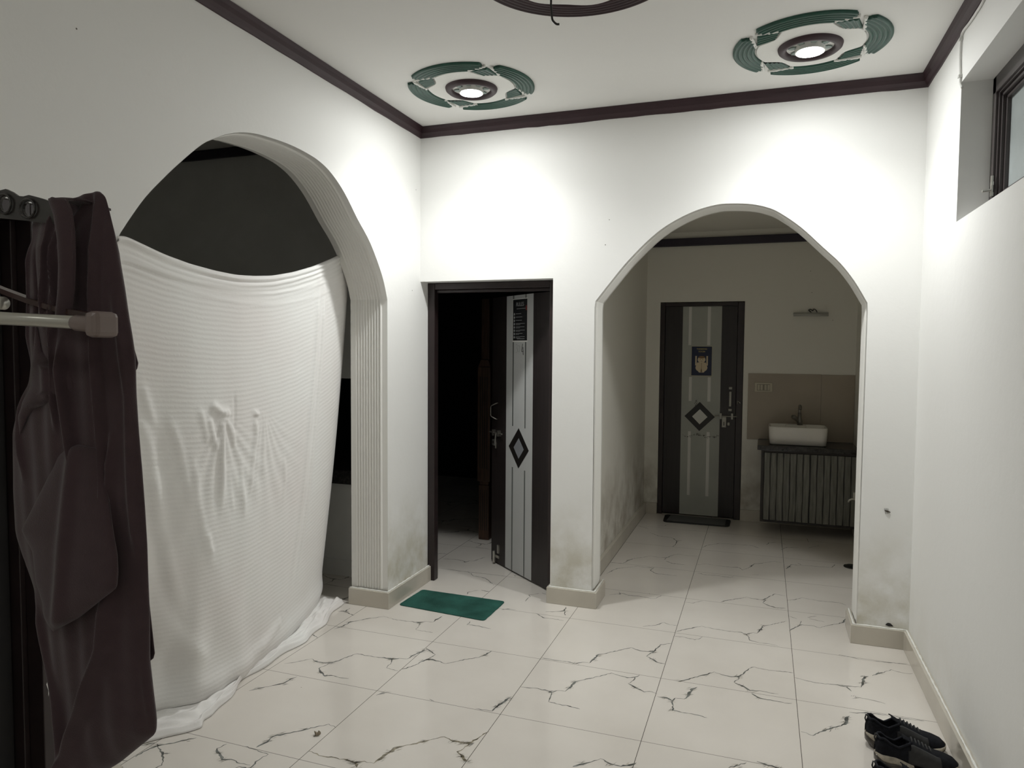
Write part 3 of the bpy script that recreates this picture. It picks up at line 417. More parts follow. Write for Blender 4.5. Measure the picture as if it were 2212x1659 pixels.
b=MB(); b.tube([LF(.617,-.016,.976),LF(.800,-.016,.976)],.006).box(.735,.750,-.026,0,.955,.997,T=LF).box(.660,.675,-.026,0,.955,.997,T=LF)
b.tube([LF(.690,-.024,.976),LF(.689,-.030,.93),LF(.680,-.030,.90),LF(.682,-.030,.868)],.006); b.lathe([(0,-.004),(.008,-.002),(.008,.004),(0,.006)],LF(.617,-.018,.976),n=10)
b.build('slide_bolt',DARKCHROME,leaf)
b=MB(); b.box(.728,.768,-.014,0,.880,.925,T=LF); lk=b.build('padlock_hasp',CHROME,leaf,bevel=.002)
MB().box(.740,.756,-.0155,-.013,.892,.913,T=LF).build('keyhole',BLACK,lk)
b=MB(); b.tube([LF(.723,-.016,.012),LF(.723,-.016,.098)],.011).box(.667,.690,-.010,0,.088,.150,T=LF).box(.667,.735,-.008,0,.05,.07,T=LF); b.build('floor_bolt',CHROME,leaf)
for z in (.30,1.02,1.70): MB().tube([H0+Vector((-.002,-.008,z)),H0+Vector((-.002,-.008,z+.09))],.006).build('hinge',DARKCHROME,leaf)
# notice and number on the leaf
ps=empty('notice',LF(.4,-.002,1.65),'black printed rules notice taped to the open door panel','notice')
NB=mat('notice_black',(0.016,0.017,0.019),.4); NW=mat('notice_print',(0.30,0.31,0.32),.6); NR=mat('notice_red',(0.22,0.03,0.03),.6); PAPER=mat('paper_white',(0.70,0.70,0.68),.7)
panel(ps,'paper_border',PAPER,.298,.495,1.640,1.940,-.0032,-.0024); panel(ps,'printed_sheet',NB,.302,.490,1.650,1.934,-.0042,-.003)
ux=-DU; up=Vector((0,0,1))
text('RULES',.038,LF(.396,-.0045,1.888),ux,up,'notice_title',NW,ps,sx=1.0)
b=MB()
for k in range(8):
    z=1.833-k*.0228; b.lathe([(0,0),(.0085,0),(.0085,.001),(0,.001)],(0,0,0),n=12)
    st=len(b.v)-48
    for i in range(st,len(b.v)): p=b.v[i]; b.v[i]=tuple(LF(.470-p[0],-.0045-p[2],z+p[1]))
    ln=[.07,.085,.08,.12,.115,.12,.09,.12][k]
    b.box(.452-ln,.452,-.0046,-.0042,z+.001,z+.004,T=LF)
    if k>2: b.box(.452-ln*.5,.452,-.0046,-.0042,z-.006,z-.0035,T=LF)
b.box(.325,.440,-.0046,-.0042,1.868,1.871,T=LF).box(.335,.435,-.0046,-.0042,1.660,1.664,T=LF)
b.build('printed_lines',NW,ps)
b=MB(); b.lathe([(0,0),(.011,0),(.009,.001),(0,.001)],(0,0,0),n=9)
for i in range(len(b.v)): p=b.v[i]; b.v[i]=tuple(LF(.313-p[0]*.8,-.0045-p[2],1.872+p[1]*1.7))
b.build('red_flower',NR,ps)
INK=mat('black_marker',(0.01,0.01,0.01),.6); PENCIL=mat('faint_pencil',(0.20,0.20,0.19),.7)
def stroke(name,pts,r,m,p): return MB().tube([LF(u,-.0014,z) for u,z in pts],r,n=6).build(name,m,p)
stroke('handwritten_four',[(.362,1.628),(.370,1.600),(.376,1.578),(.374,1.573),(.350,1.577)],.0021,INK,sp); stroke('handwritten_four',[(.357,1.605),(.355,1.575),(.353,1.551)],.0026,INK,sp)
stroke('pencil_three',[(.452,1.618),(.443,1.624),(.434,1.618),(.436,1.606),(.444,1.600),(.434,1.592),(.430,1.580),(.438,1.568),(.452,1.568)],.0008,PENCIL,sp)
stroke('pencil_zero',[(.412+.013*math.cos(t*.5236),1.594+.024*math.sin(t*.5236)) for t in range(13)],.0008,PENCIL,sp)

# ------------------------------------------------------------ door 2 (closed, at the end of the corridor)
d2=struct(empty('door_2',(-.56,YC,0)),'closed dark door with faded grey panel at the end of the corridor','door')
b=MB(); b.box(-.943,-.900,YC-.004,YC+.07,0,2.040).box(-.235,-.177,YC-.004,YC+.07,0,2.040).box(-.900,-.235,YC-.004,YC+.07,2.005,2.040); b.build('door_frame',FRAMEWOOD,d2,bevel=.004)
leaf2=MB().box(-.898,-.237,YC+.012,YC+.045,.012,2.004).build('door_leaf',DARKWOOD,d2,bevel=.002)
FF=lambda u,n,z:Vector((u,YC+.012+n,z))
sp2=panel(leaf2,'silver_panel',SILVER2,-.734,-.377,.013,2.003,F=FF)
for (u0,u1) in ((-.668,-.642),(-.496,-.468)):
    for z0,z1 in ((1.637,2.0),(1.105,1.335),(.20,.815)): panel(sp2,'inlay_stripe',TAPE,u0+.012*(z0<1.5)-.01,u1+.012*(z0<1.5)-.01,z0,z1,-.0018,-.001,F=FF)
diamond(sp2,-.562,.960,.140,.139,BLACK,-.0030,F=FF); diamond(sp2,-.560,.958,.071,.072,mat('white_inlay',(0.6,0.6,0.57),.5),-.0042,F=FF,name='diamond_centre')
b=MB()
for q in range(26):
    u=-.60+random.uniform(-.012,.012); z=1.02+random.uniform(0,.10); b.box(u,u+random.uniform(.002,.007),-.0016,-.001,z,z+random.uniform(.003,.01),T=FF)
for q in range(60):
    u=random.uniform(-.72,-.39); z=.775+.012*math.sin(u*30)+random.uniform(-.01,.01); b.box(u,u+random.uniform(.004,.014),-.0024,-.001,z,z+random.uniform(.002,.005),T=FF)
b.build('peeled_marks',mat('dark_scuff',(0.05,0.045,0.035),.8),sp2)
b=MB(); b.box(-.297,-.275,-.018,0,1.065,1.205,T=FF).box(-.302,-.270,-.006,0,1.225,1.248,T=FF).box(-.302,-.270,-.006,0,1.020,1.043,T=FF); b.build('pull_handle',MIDCH,leaf2,bevel=.003)
b=MB(); b.tube([FF(-.425,-.014,.972),FF(-.222,-.014,.972)],.005).box(-.378,-.360,-.02,0,.945,1.0,T=FF).box(-.275,-.258,-.02,0,.945,1.0,T=FF); b.build('slide_bolt',MIDCH,leaf2)
b=MB(); b.box(-.358,-.316,-.024,0,.868,.968,T=FF).box(-.310,-.285,-.012,0,.885,.915,T=FF); lk2=b.build('padlock',MIDCH,leaf2,bevel=.004)
MB().box(-.342,-.334,-.0255,-.023,.885,.92,T=FF).build('keyhole',BLACK,lk2)
b=MB(); b.tube([Vector((-.222,YC-.005,1.09)),Vector((-.222,YC-.012,1.12)),Vector((-.205,YC-.02,1.11)),Vector((-.195,YC-.02,1.10))],.003,n=8); b.build('frame_hook',CHROME,d2)
# poster on the closed door
po=empty('poster',(-.553,YC+.01,1.353),'dark blue poster with a seated child on the closed corridor door','poster')
NAVYP=mat('poster_navy',(0.006,0.014,0.05),.45); CREAM=mat('poster_cream',(0.62,0.52,0.36),.6); GOLD=mat('poster_gold',(0.45,0.36,0.14),.6); BRN=mat('poster_brown',(0.22,0.12,0.06),.6)
panel(po,'paper_border',mat('poster_border',(0.42,0.40,0.30),.6),-.652,-.454,1.342,1.630,-.0030,-.0022,F=FF); panel(po,'printed_sheet',NAVYP,-.646,-.461,1.350,1.624,-.0036,-.003,F=FF)
text('THINKING',.020,FF(-.553,-.0042,1.594),(1,0,0),(0,0,1),'poster_title',GOLD,po,off=.0003); text('ROOM',.020,FF(-.553,-.0042,1.570),(1,0,0),(0,0,1),'poster_title',GOLD,po,off=.0003)
def disc(b,u,z,ru,rz,n=-.0045,mi=0,th=.0006,F=FF):
    k=20; v=[F(u+ru*math.cos(t*2*math.pi/k),n,z+rz*math.sin(t*2*math.pi/k)) for t in range(k)]+[F(u+ru*math.cos(t*2*math.pi/k),n+th,z+rz*math.sin(t*2*math.pi/k)) for t in range(k)]
    b.add(v,[tuple(range(k)),tuple(range(2*k-1,k-1,-1))]+[(i,(i+1)%k,(i+1)%k+k,i+k) for i in range(k)],mi)
b=MB(); b.box(-.612,-.598,-.0042,-.0036,1.445,1.535,T=FF).box(-.510,-.496,-.0042,-.0036,1.445,1.535,T=FF); disc(b,-.554,1.425,.055,.042,-.0042); b.box(-.575,-.533,-.0042,-.0036,1.378,1.41,T=FF); b.build('printed_toilet',CREAM,po)
b=MB(); disc(b,-.554,1.500,.036,.031,-.0052,0); disc(b,-.554,1.450,.032,.034,-.0050,0); disc(b,-.586,1.450,.012,.025,-.0052,0); disc(b,-.522,1.450,.012,.025,-.0052,0); disc(b,-.572,1.405,.014,.026,-.0054,0); disc(b,-.536,1.405,.014,.026,-.0054,0)
disc(b,-.554,1.523,.030,.012,-.0060,1); disc(b,-.566,1.502,.004,.003,-.0064,1); disc(b,-.543,1.502,.004,.003,-.0064,1); b.box(-.562,-.546,-.0062,-.005,1.484,1.487,T=FF,mi=1); b.box(-.5555,-.5525,-.0062,-.005,1.39,1.47,T=FF,mi=1)
b.build('printed_child',[CREAM,BRN],po)

# ------------------------------------------------------------ door 3 (dark doorway near the camera in the left wall)
d3=struct(empty('door_3',(XL,1.2,0)),'dark brown framed doorway at the left edge beyond the hanging shirt','door')
b=MB(); b.box(XL-.14,XL+.003,1.590,1.638,0,2.033).box(XL-.14,XL+.003,.752,.80,0,2.033).box(XL-.14,XL+.003,.80,1.590,1.985,2.033).box(XL-.14,XL-.06,1.57,1.59,0,1.985); b.build('door_frame',FRAMEWOOD,d3,bevel=.003)
MB().box(XL-.135,XL-.10,.805,1.565,.01,1.98).build('door_leaf',mat('near_black_laminate',(0.007,0.006,0.006),.6),d3)
MB().add([(XL+.0045,1.600,.512),(XL+.0045,1.604,.522),(XL+.0045,1.609,.508),(XL+.0045,1.611,.490),(XL+.0045,1.606,.470),(XL+.0045,1.606,.490)],[(0,1,2,3,4,5)]).build('paint_chip',CAULK,d3,fixn=False)

# ------------------------------------------------------------ window 1 (high in the right wall)
w1=struct(empty('window_1',(XR+.12,2.9,wz0)),'high window with dark frame and frosted glass in the right wall','window')
fx0,fx1=XR+.116,XR+.165
WF=mat('window_frame_paint',(0.060,0.050,0.050),.35,var=.15,vscale=8)
b=MB(); b.box(fx0,fx1,wy0,wy1,wz0,wz0+.07).box(fx0,fx1,wy0,wy1,wz1-.07,wz1).box(fx0,fx1,wy0,wy0+.05,wz0,wz1).box(fx0,fx1,wy1-.045,wy1,wz0,wz1); b.build('window_frame',WF,w1,bevel=.003)
b=MB()
for e,x in ((.045,fx0+.010),(.062,fx0+.018),(.078,fx0+.030)):
    y0,y1,z0,z1=wy0+e,wy1-e,wz0+e+.02,wz1-e-.02; s_=.012
    b.box(x,x+.03,y0,y1,z0,z0+s_).box(x,x+.03,y0,y1,z1-s_,z1).box(x,x+.03,y0,y0+s_,z0,z1).box(x,x+.03,y1-s_,y1,z0,z1)
b.build('sash',WF,w1,bevel=.002)
MB().box(fx0+.045,fx0+.051,wy0+.05,wy1-.05,wz0+.05,wz1-.05).build('glass_pane',mat('frosted_glass',(0.42,0.46,0.46),.32,var=.14,vscale=5,trans=.15),w1)
struct(MB().box(fx1+.001,fx1+.06,wy0,wy1,wz0,wz1).build('trim_6',UNLIT))  # dark slab behind the pane, its colour stands for night outside
b=MB(); b.tube([(fx0-.004,3.497,2.25),(fx0-.004,3.497,2.33)],.006).tube([(fx0-.004,3.497,2.272),(fx0-.034,3.492,2.268),(fx0-.040,3.490,2.268)],.005).box(fx0-.008,fx0,3.486,3.508,2.29,2.305).box(fx0-.008,fx0,3.486,3.508,2.245,2.26); b.build('window_latch',CHROME,w1)

# ------------------------------------------------------------ ceiling medallions
def polar(r,a): return (r*math.cos(math.radians(a)),r*math.sin(math.radians(a)))
def medallion(cx_,cy_,label):
    e=empty('ceiling_medallion',(cx_,cy_,ZC),label,'ceiling medallion','green ceiling medallions'); rot=-7
    for q in range(4):
        b=MB(); rows=[]; nr=46
        for i in range(-1,nr+2):
            ii=min(max(i,0),nr); r=.246+(.346-.246)*ii/nr; hs=np.interp(r,[.246,.27,.30,.33,.346],[24,32,39,38.5,36])
            z=ZC-.0065-.0075*abs(math.sin(ii/nr*math.pi*5)); 
            if i<0 or i>nr: z=ZC
            row=[]
            for k in range(-1,42):
                kk=min(max(k,0),40); a=rot+90*q+hs*(kk/20-1); x,y=polar(r,a+(.0 if 0<k<40 else random.uniform(-.5,.5)))
                row.append((cx_+x,cy_+y,ZC if (k<0 or k>40) else z))
            rows.append(row)
        b.grid(rows); b.build('green_arc',GREEN,e,smooth=True)
        b=MB(); a=rot+45+90*q; c=[polar(.302,a),polar(.249,a+21),polar(.198,a),polar(.249,a-21)]; rows=[]
        for i in range(-1,26):
            ii=min(max(i,0),25)/25; row=[]
            for k in range(-1,13):
                kk=min(max(k,0),12)/12; u,v=.06+ii*.88,.06+kk*.88
                x=(1-u)*((1-v)*c[0][0]+v*c[1][0])+u*((1-v)*c[3][0]+v*c[2][0]); y=(1-u)*((1-v)*c[0][1]+v*c[1][1])+u*((1-v)*c[3][1]+v*c[2][1])
                edge=i<0 or i>25 or k<0 or k>12
                x+=random.uniform(-.0015,.0015) if kk in(0,1) else 0; y+=random.uniform(-.0015,.0015) if kk in (0,1) else 0
                row.append((cx_+x,cy_+y,ZC if edge else ZC-.006-.006*abs(math.sin(ii*math.pi*4))))
            rows.append(row)
        b.grid(rows); b.build('green_patch',GREEN,e,smooth=True)
    # white plaster quatrefoil and bars
    b=MB(); pts=[]
    for k in range(144):
        a=k*2.5; d=((a-rot+45)%90)-45; r=.238 if abs(d)<26 else .238-.038*math.cos((abs(d)-45)/19*math.pi/2)
        pts.append((cx_+r*math.cos(math.radians(a)),cy_+r*math.sin(math.radians(a))))
    b.prism(pts,'Z',ZC-.0085,ZC-.0005); b.build('plaster_centre',PLASTER,e,bevel=.003)
    for q in range(4):
        a=rot+45+90*q
        for sgn in (1,-1):
            b=MB(); p0=polar(.318,a+sgn*2.5); p1=polar(.247,a+sgn*23); n=14
            b.tube([(cx_+p0[0]+(p1[0]-p0[0])*t/n,cy_+p0[1]+(p1[1]-p0[1])*t/n,ZC-.006) for t in range(n+1)],[random.uniform(.006,.010) for t in range(n+1)],n=8)
            b.build('plaster_bar',PLASTER,e,smooth=True)
    b=MB(); b.lathe([(.104,ZC-.008),(.106,ZC-.022),(.114,ZC-.030),(.128,ZC-.030),(.140,ZC-.020),(.144,ZC-.006)],(cx_,cy_,0),n=64); b.build('maroon_ring',MAROON,e,smooth=True)
    b=MB(); b.lathe([(0,ZC-.010),(.105,ZC-.010)],(cx_,cy_,0),n=48); b.build('rosette_dish',PLASTER,e)
    for k in range(8):
        b=MB(); a=math.radians(45*k+10); ca,sa=math.cos(a),math.sin(a); V=[]
        prof=[(.060,.008),(.066,.014),(.071,.012),(.077,.017),(.083,.013),(.089,.013),(.095,.006),(.100,0)]
        top=[(r,h) for r,h in prof]; bot=[(r,-h) for r,h in prof[::-1][1:]]
        poly=[(cx_+r*ca-h*sa,cy_+r*sa+h*ca) for r,h in top+bot]
        b.prism(poly,'Z',ZC-.017,ZC-.0105)
        b.build('leaf_petal',mat('grey_green_petal',(0.24,0.30,0.28),.5),e,bevel=.002)
    return e
medallion(-1.545,3.665,'green grooved ceiling medallion nearer the left wall'); medallion(.170,3.665,'green grooved ceiling medallion nearer the high window')
LED=bpy.data.materials.new('led_glow'); LED.use_nodes=True; _b=LED.node_tree.nodes['Principled BSDF']; _b.inputs['Emission Color'].default_value=(0.99,1.0,0.975,1); _b.inputs['Emission Strength'].default_value=LAMP; _b.inputs['Base Color'].default_value=(.8,.8,.8,1)
def led(cx_,cy_,label,m=None):
    e=empty('ceiling_light',(cx_,cy_,ZC-.012),label,'ceiling light','ceiling lights')
    MB().lathe([(0,ZC-.0105),(.066,ZC-.0105),(.066,ZC-.034),(.062,ZC-.0355),(.059,ZC-.034),(.059,ZC-.030),(0,ZC-.030)],(cx_,cy_,0),n=40).build('light_rim',PLASTER,e,smooth=False)
    MB().lathe([(.058,ZC-.0305),(.055,ZC-.0335),(.040,ZC-.036),(.020,ZC-.037),(0,ZC-.0375)],(cx_,cy_,0),n=40).build('light_dome',m or LED,e,smooth=True)
    if m is None:
        sd=bpy.data.lights.new('lamp_beam','SPOT'); sd.energy=SPOT; sd.spot_size=math.radians(140); sd.spot_blend=1.0; sd.shadow_soft_size=.05; sd.color=(0.99,1.0,0.975)
        so_=bpy.data.objects.new('lamp_beam',sd); COL.objects.link(so_); so_.location=(cx_,cy_,ZC-.095); so_.parent=e; so_.matrix_parent_inverse=Matrix.Translation(e.location).inverted()
led(-1.545,3.665,'glowing round light in the medallion nearer the left wall'); led(.170,3.665,'glowing round light in the medallion nearer the high window')
LED_FILL=LED.copy(); LED_FILL.name='rear_fill_glow'; LED_FILL.node_tree.nodes['Principled BSDF'].inputs['Emission Strength'].default_value=REAR_FILL
led(-1.545,-.60,'added unseen fill light behind the camera by the left wall',LED_FILL); led(.170,-.60,'added unseen fill light behind the camera by the right wall',LED_FILL)  # added fill lamps, out of view, that brighten the room from behind
e=empty('ceiling_rose',(-.69,2.62,ZC),'large maroon grooved ring on the ceiling at the top edge','ceiling medallion')
b=MB(); pr_=[]
for i in range(61): pr_.append((.315+.10*i/60,ZC-.007-.008*abs(math.sin(i/60*math.pi*5))))
b.lathe([(.315,ZC)]+pr_+[(.415,ZC)],(-.69,2.62,0),n=96); b.build('grooved_ring',MAROON,e,smooth=True)
b=MB(); pts=[(-.69+(.312+.008*math.cos(math.radians(a*8)))*math.cos(math.radians(a)),2.62+(.312+.008*math.cos(math.radians(a*8)))*math.sin(math.radians(a))) for a in range(0,360,4)]; b.prism(pts,'Z',ZC-.012,ZC-.0005); b.build('plaster_centre',PLASTER,e,bevel=.003)
hk=DATA['hookc']; hx,hy=hk[0][0],2.62
b=MB(); b.tube(smoothpath([(hk[0][0],2.62,ZC-.012),(hk[1][0],2.62,hk[1][2]),(hk[2][0],2.62,hk[2][2]),(hk[3][0],2.62,hk[3][2]),(hk[4][0],2.62,hk[4][2]),tuple(hk[5]),tuple(hk[6])],4),.0042,n=8)
tag(b.build('ceiling_hook',BLACK,smooth=True),'black bent wire hook hanging from the ceiling ring','hook')

# ------------------------------------------------------------ cable on the right wall
b=MB(); b.tube(smoothpath(DATA['cable'],5),.005,n=8); cb=tag(b.build('electric_cable',mat('white_pvc',(0.70,0.70,0.68),.4),smooth=True),'white cable clipped to the wall beside the high window','cable')
for q in (2,4):
    x,y,z=DATA['cable'][q]; MB().box(XR-.014,XR-.0002,y-.010,y+.010,z-.006,z+.006).build('cable_clip',mat('white_pvc2',(0.62,0.62,0.60),.4),cb,bevel=.001)

# ------------------------------------------------------------ kitchen sill seen past the sheet
tag(MB().box(ox0-.03,ox1,YB-.03,YBo+.02,oz0-.098,oz0).build('granite_sill',GRANITE,bevel=.004),'dark granite sill in the kitchen seen between sheet and fluted pier','sill')

# ------------------------------------------------------------ post in the dark room
POSTW=mat('carved_brown_wood',(0.060,0.030,0.017),.5,var=.35,vscale=12,stretch=(5,5,.5),bump=.3,bscale=20)
e=empty('wooden_post',(-2.165,5.48,0),'tall grooved brown wooden post in the dark room behind the open door','post')
b=MB(); b.box(-2.212,-2.120,5.435,5.525,.001,.46).box(-2.207,-2.125,5.44,5.52,.46,.49); b.build('foot_block',POSTW,e,bevel=.006)
b=MB(); b.box(-2.222,-2.108,5.425,5.535,.49,1.44).prism([(-2.222,1.44),(-2.108,1.44),(-2.13,1.50),(-2.195,1.50)],'Y',5.43,5.53); b.build('middle_block',POSTW,e,bevel=.006)
b=MB(); b.box(-2.198,-2.128,5.445,5.515,1.50,2.0); b.build('upper_shaft',POSTW,e,bevel=.006)
b=MB()
for k in range(4): b.box(-2.196+.018*k,-2.190+.018*k,5.4345,5.437,.08,.42)
for k in range(4): b.box(-2.200+.020*k,-2.192+.020*k,5.4245,5.427,.60,1.36)
b.build('groove_shade',BLACK,e)  # black strips on the surface stand in for shade inside grooves

# ------------------------------------------------------------ green door mat
def slab(name,pts,z,m,bev,jit=0,r=.025):
    P=[Vector(p) for p in pts]; out=[]
    for i in range(len(P)):
        a,b_,c=P[i-1],P[i],P[(i+1)%len(P)]; u=(a-b_).normalized(); v=(c-b_).normalized()
        for k in range(5):
            t=k/4; p=b_+u*r*(1-t)**2+v*r*t**2; out.append((p.x,p.y))
        L=(c-b_).length; n=int(L/.03)
        for k in range(1,n):
            p=b_+v*(r+(L-2*r)*k/n); out.append((p.x+random.uniform(-jit,jit),p.y+random.uniform(-jit,jit)))
    b=MB(); b.prism(out,'Z',.0006,z); return b.build(name,m,bevel=bev)
MG=mat('green_felt',(0.024,0.090,0.072),.9,var=.42,vscale=5,bump=.5,bscale=160,spec=.15)
tag(slab('door_mat',[(-2.098,3.850),(-1.505,3.797),(-1.498,4.135),(-2.085,4.150)],.006,MG,.002,jit=.0012),'flat green mat on the floor before the open door','mat')
m2=slab('door_mat',[(-.845,6.590),(-.255,6.612),(-.252,6.885),(-.860,6.885)],.010,mat('black_rubber',(0.012,0.012,0.012),.5),.003,r=.05)
tag(m2,'black ribbed rubber mat before the closed corridor door','mat')
for k in range(14): MB().box(-.815+.001*k,-.295,6.628+k*.017,6.636+k*.017,.010,.014).build('rib',mat('grey_rubber',(0.10,0.10,0.095),.6),m2)

# ------------------------------------------------------------ vanity at the end of the corridor
VW=mat('weathered_grey_wood',(0.175,0.175,0.155),.55,var=.28,vscale=14,stretch=(4,4,.45),bump=.25,bscale=40)
VB=mat('dark_cabinet_edge',(0.028,0.022,0.020),.45)
e=empty('vanity_cabinet',(.37,6.70,.10),'wall hung cabinet with wavy grey wooden plank doors under the basin','cabinet')
vy=6.50
b=MB(); b.box(.000,.765,vy+.012,YC-.03,.105,.733).box(.000,.765,vy-.006,vy+.012,.105,.122).box(.000,.022,vy-.006,vy+.012,.122,.733).box(.022,.765,vy-.004,vy+.012,.715,.733); b.build('cabinet_body',VB,e,bevel=.002)
for x0,x1 in ((.024,.392),(.396,.764)):
    b=MB(); npl=7; wd=(x1-x0)/npl
    b.box(x0,x1,vy-.002,vy+.011,.124,.713,mi=1)
    for k in range(npl):
        a0,a1=x0+k*wd,x0+(k+1)*wd; ph=random.uniform(0,6); ph2=random.uniform(0,6); rows=[]
        nn=24
        for i in range(nn+1):
            z=.126+.585*i/nn; l=a0+.0015+.0022*math.sin(z*16+ph)*math.sin(z*5+ph2); r_=a1-.0015+.0022*math.sin(z*14+ph2)
            rows.append([(l,vy-.002,z),(l+.004,vy-.013,z),(r_-.004,vy-.011+.003*math.sin(z*20+ph),z),(r_,vy-.002,z)])
        b.grid(rows,mi=0)
    b.build('cabinet_door',[VW,BLACK],e)
tag(MB().box(-.033,.767,vy-.045,YC-.001,.735,.775).build('vanity_counter',GRANITE,bevel=.004),'dark granite counter slab carrying the white basin','counter')
# basin
def rrect(x0,x1,y0,y1,r,n=6):
    out=[]
    for cx_,cy_,a0 in ((x1-r,y1-r,0),(x0+r,y1-r,90),(x0+r,y0+r,180),(x1-r,y0+r,270)):
        for k in range(n+1): a=math.radians(a0+90*k/n); out.append((cx_+r*math.cos(a),cy_+r*math.sin(a)))
    return out
e=empty('wash_basin',(.29,6.68,.776),'white rectangular vessel basin on the granite counter','basin')
rows=[]
for x,i,r,z in ((0,.030,.03,.776),(0,.010,.04,.782),(0,.004,.045,.85),(0,.0,.05,.928),(0,.004,.05,.934),(0,.012,.045,.932),(0,.020,.05,.90),(0,.045,.05,.815),(0,.10,.03,.806)):
    rows.append([(p[0],p[1],z) for p in rrect(.055+i,.530-i,6.530+i,6.845-i,r)])
b=MB(); b.grid(rows,closeu=True); n_=len(rows[0]); b.f.append(tuple(range(n_))[::-1]); b.mi.append(0); b.f.append(tuple((len(rows)-1)*n_+k for k in range(n_))); b.mi.append(0)
bo=b.build('basin_bowl',CERAMIC,e,smooth=True)
MB().box(.20,.37,6.765,6.835,.905,.931).build('tap_ledge',CERAMIC,bo,bevel=.006)
e=empty('basin_tap',(.315,6.80,.932),'tall dark steel tap with side lever behind the white basin','tap')
b=MB(); b.tube([(.318,6.80,.932),(.316,6.80,.965),(.314,6.80,1.0),(.313,6.80,1.04)],[.024,.022,.016,.014],n=16); b.build('tap_body',DARKCHROME,e,smooth=True)
b=MB(); b.tube(smoothpath([(.313,6.80,1.035),(.313,6.80,1.075),(.313,6.785,1.098),(.313,6.75,1.105),(.313,6.71,1.098),(.313,6.695,1.08)],4),.012,n=14); b.build('spout',DARKCHROME,e,smooth=True)
b=MB(); b.tube([(.312,6.80,.955),(.285,6.79,.985),(.262,6.785,1.003),(.248,6.782,1.008)],[.016,.017,.021,.012],n=14); b.build('lever',DARKCHROME,e,smooth=True)
# tiled splashback, switch plate, wall light
b=MB(); b.box(-.131,.4915,YC-.009,YC-.0005,.777,1.380).box(.4930,.766,YC-.009,YC-.0005,.777,1.378); b.box(-.131,-.035,YC-.009,YC-.0005,.768,.777); struct(b.build('trim_7',BTILE,bevel=.001))
e=empty('switch_plate',(.005,YC-.009,1.25),'cream switch plate with four switches on the beige wall tile','switch')
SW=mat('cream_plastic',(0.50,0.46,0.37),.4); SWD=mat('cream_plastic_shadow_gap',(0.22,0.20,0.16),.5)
MB().box(-.074,.082,YC-.020,YC-.0092,1.210,1.296).build('plate',SW,e,bevel=.004)
MB().box(-.052,.060,YC-.0215,YC-.0202,1.224,1.282).build('switch_gap_shade',SWD,e)  # darker slab on the plate, coloured as the shade between rockers
for x in (-.048,-.022,.012,.038): MB().box(x,x+.021,YC-.0255,YC-.0217,1.228,1.278).build('rocker',SW,e,bevel=.002)
e=empty('wall_light',(.39,YC-.03,1.92),'small unlit white tube light on the corridor back wall','wall light')
PV=mat('dusty_white_plastic',(0.45,0.45,0.42),.45)
b=MB(); b.box(.242,.534,YC-.022,YC-.001,1.912,1.935); bx=b.build('light_housing',PV,e,bevel=.004)
b=MB(); b.tube([(.244,YC-.034,1.914),(.532,YC-.034,1.911)],.013,n=14); b.build('light_tube',PV,e,smooth=True)
b=MB(); b.tube(smoothpath([(.40,YC-.005,1.93),(.37,YC-.012,1.955),(.385,YC-.015,1.962),(.405,YC-.012,1.950),(.41,YC-.012,1.965),(.43,YC-.012,1.955),(.44,YC-.01,1.935)],4),.004,n=7); b.build('loose_wire',BLACK,e,smooth=True)
# bib tap on the corridor right wall, drain below
e=empty('wall_tap',(XR,6.2,.41),'small chrome tap jutting from the corridor right wall before the cabinet','tap')
b=MB(); b.tube([(XR-.001,6.2,.415),(.715,6.2,.415),(.69,6.2,.414),(.672,6.2,.405),(.664,6.2,.385)],[.012,.010,.009,.009,.008],n=12); b.build('spout',CHROME,e,smooth=True)
MB().box(.698,.722,6.188,6.212,.422,.470).build('tap_knob',CHROME,e,bevel=.003)
b=MB(); b.lathe([(0,.001),(.062,.001),(.060,.006),(.045,.008),(.040,.004),(0,.004)],(.655,5.72,0),n=28); dr=tag(b.build('floor_drain',mat('dark_drain_steel',(0.05,0.05,0.045),.3,metal=.7)),'round metal drain in the corridor floor beside the right jamb','drain')
MB().lathe([(0,.0085),(.012,.0085),(.011,.022),(0,.024)],(.668,5.70,0),n=16).build('drain_knob',CHROME,dr,smooth=True)

# ------------------------------------------------------------ white sheet hung across the left arch
def resample(P,n):
    P=np.array(P,float); d=np.r_[0,np.cumsum(np.linalg.norm(np.diff(P,axis=0),axis=1))]; t=np.linspace(0,d[-1],n)
    return np.stack([np.interp(t,d,P[:,k]) for k in range(P.shape[1])],1)
def smooth1(P,k=3):
    for _ in range(k): Q=P.copy(); Q[1:-1]=(P[:-2]+2*P[1:-1]+P[2:])/4; P=Q
    return P
NU,NV=240,300
T=smooth1(resample(DATA['top'],NU),20); B=smooth1(resample(DATA['bot'],NU),12)
u=np.linspace(0,1,NU); v=np.linspace(0,1,NV); P=np.zeros((NV,NU,3))
for i,vv in enumerate(v):
    P[i]=T*(1-vv)+B*vv
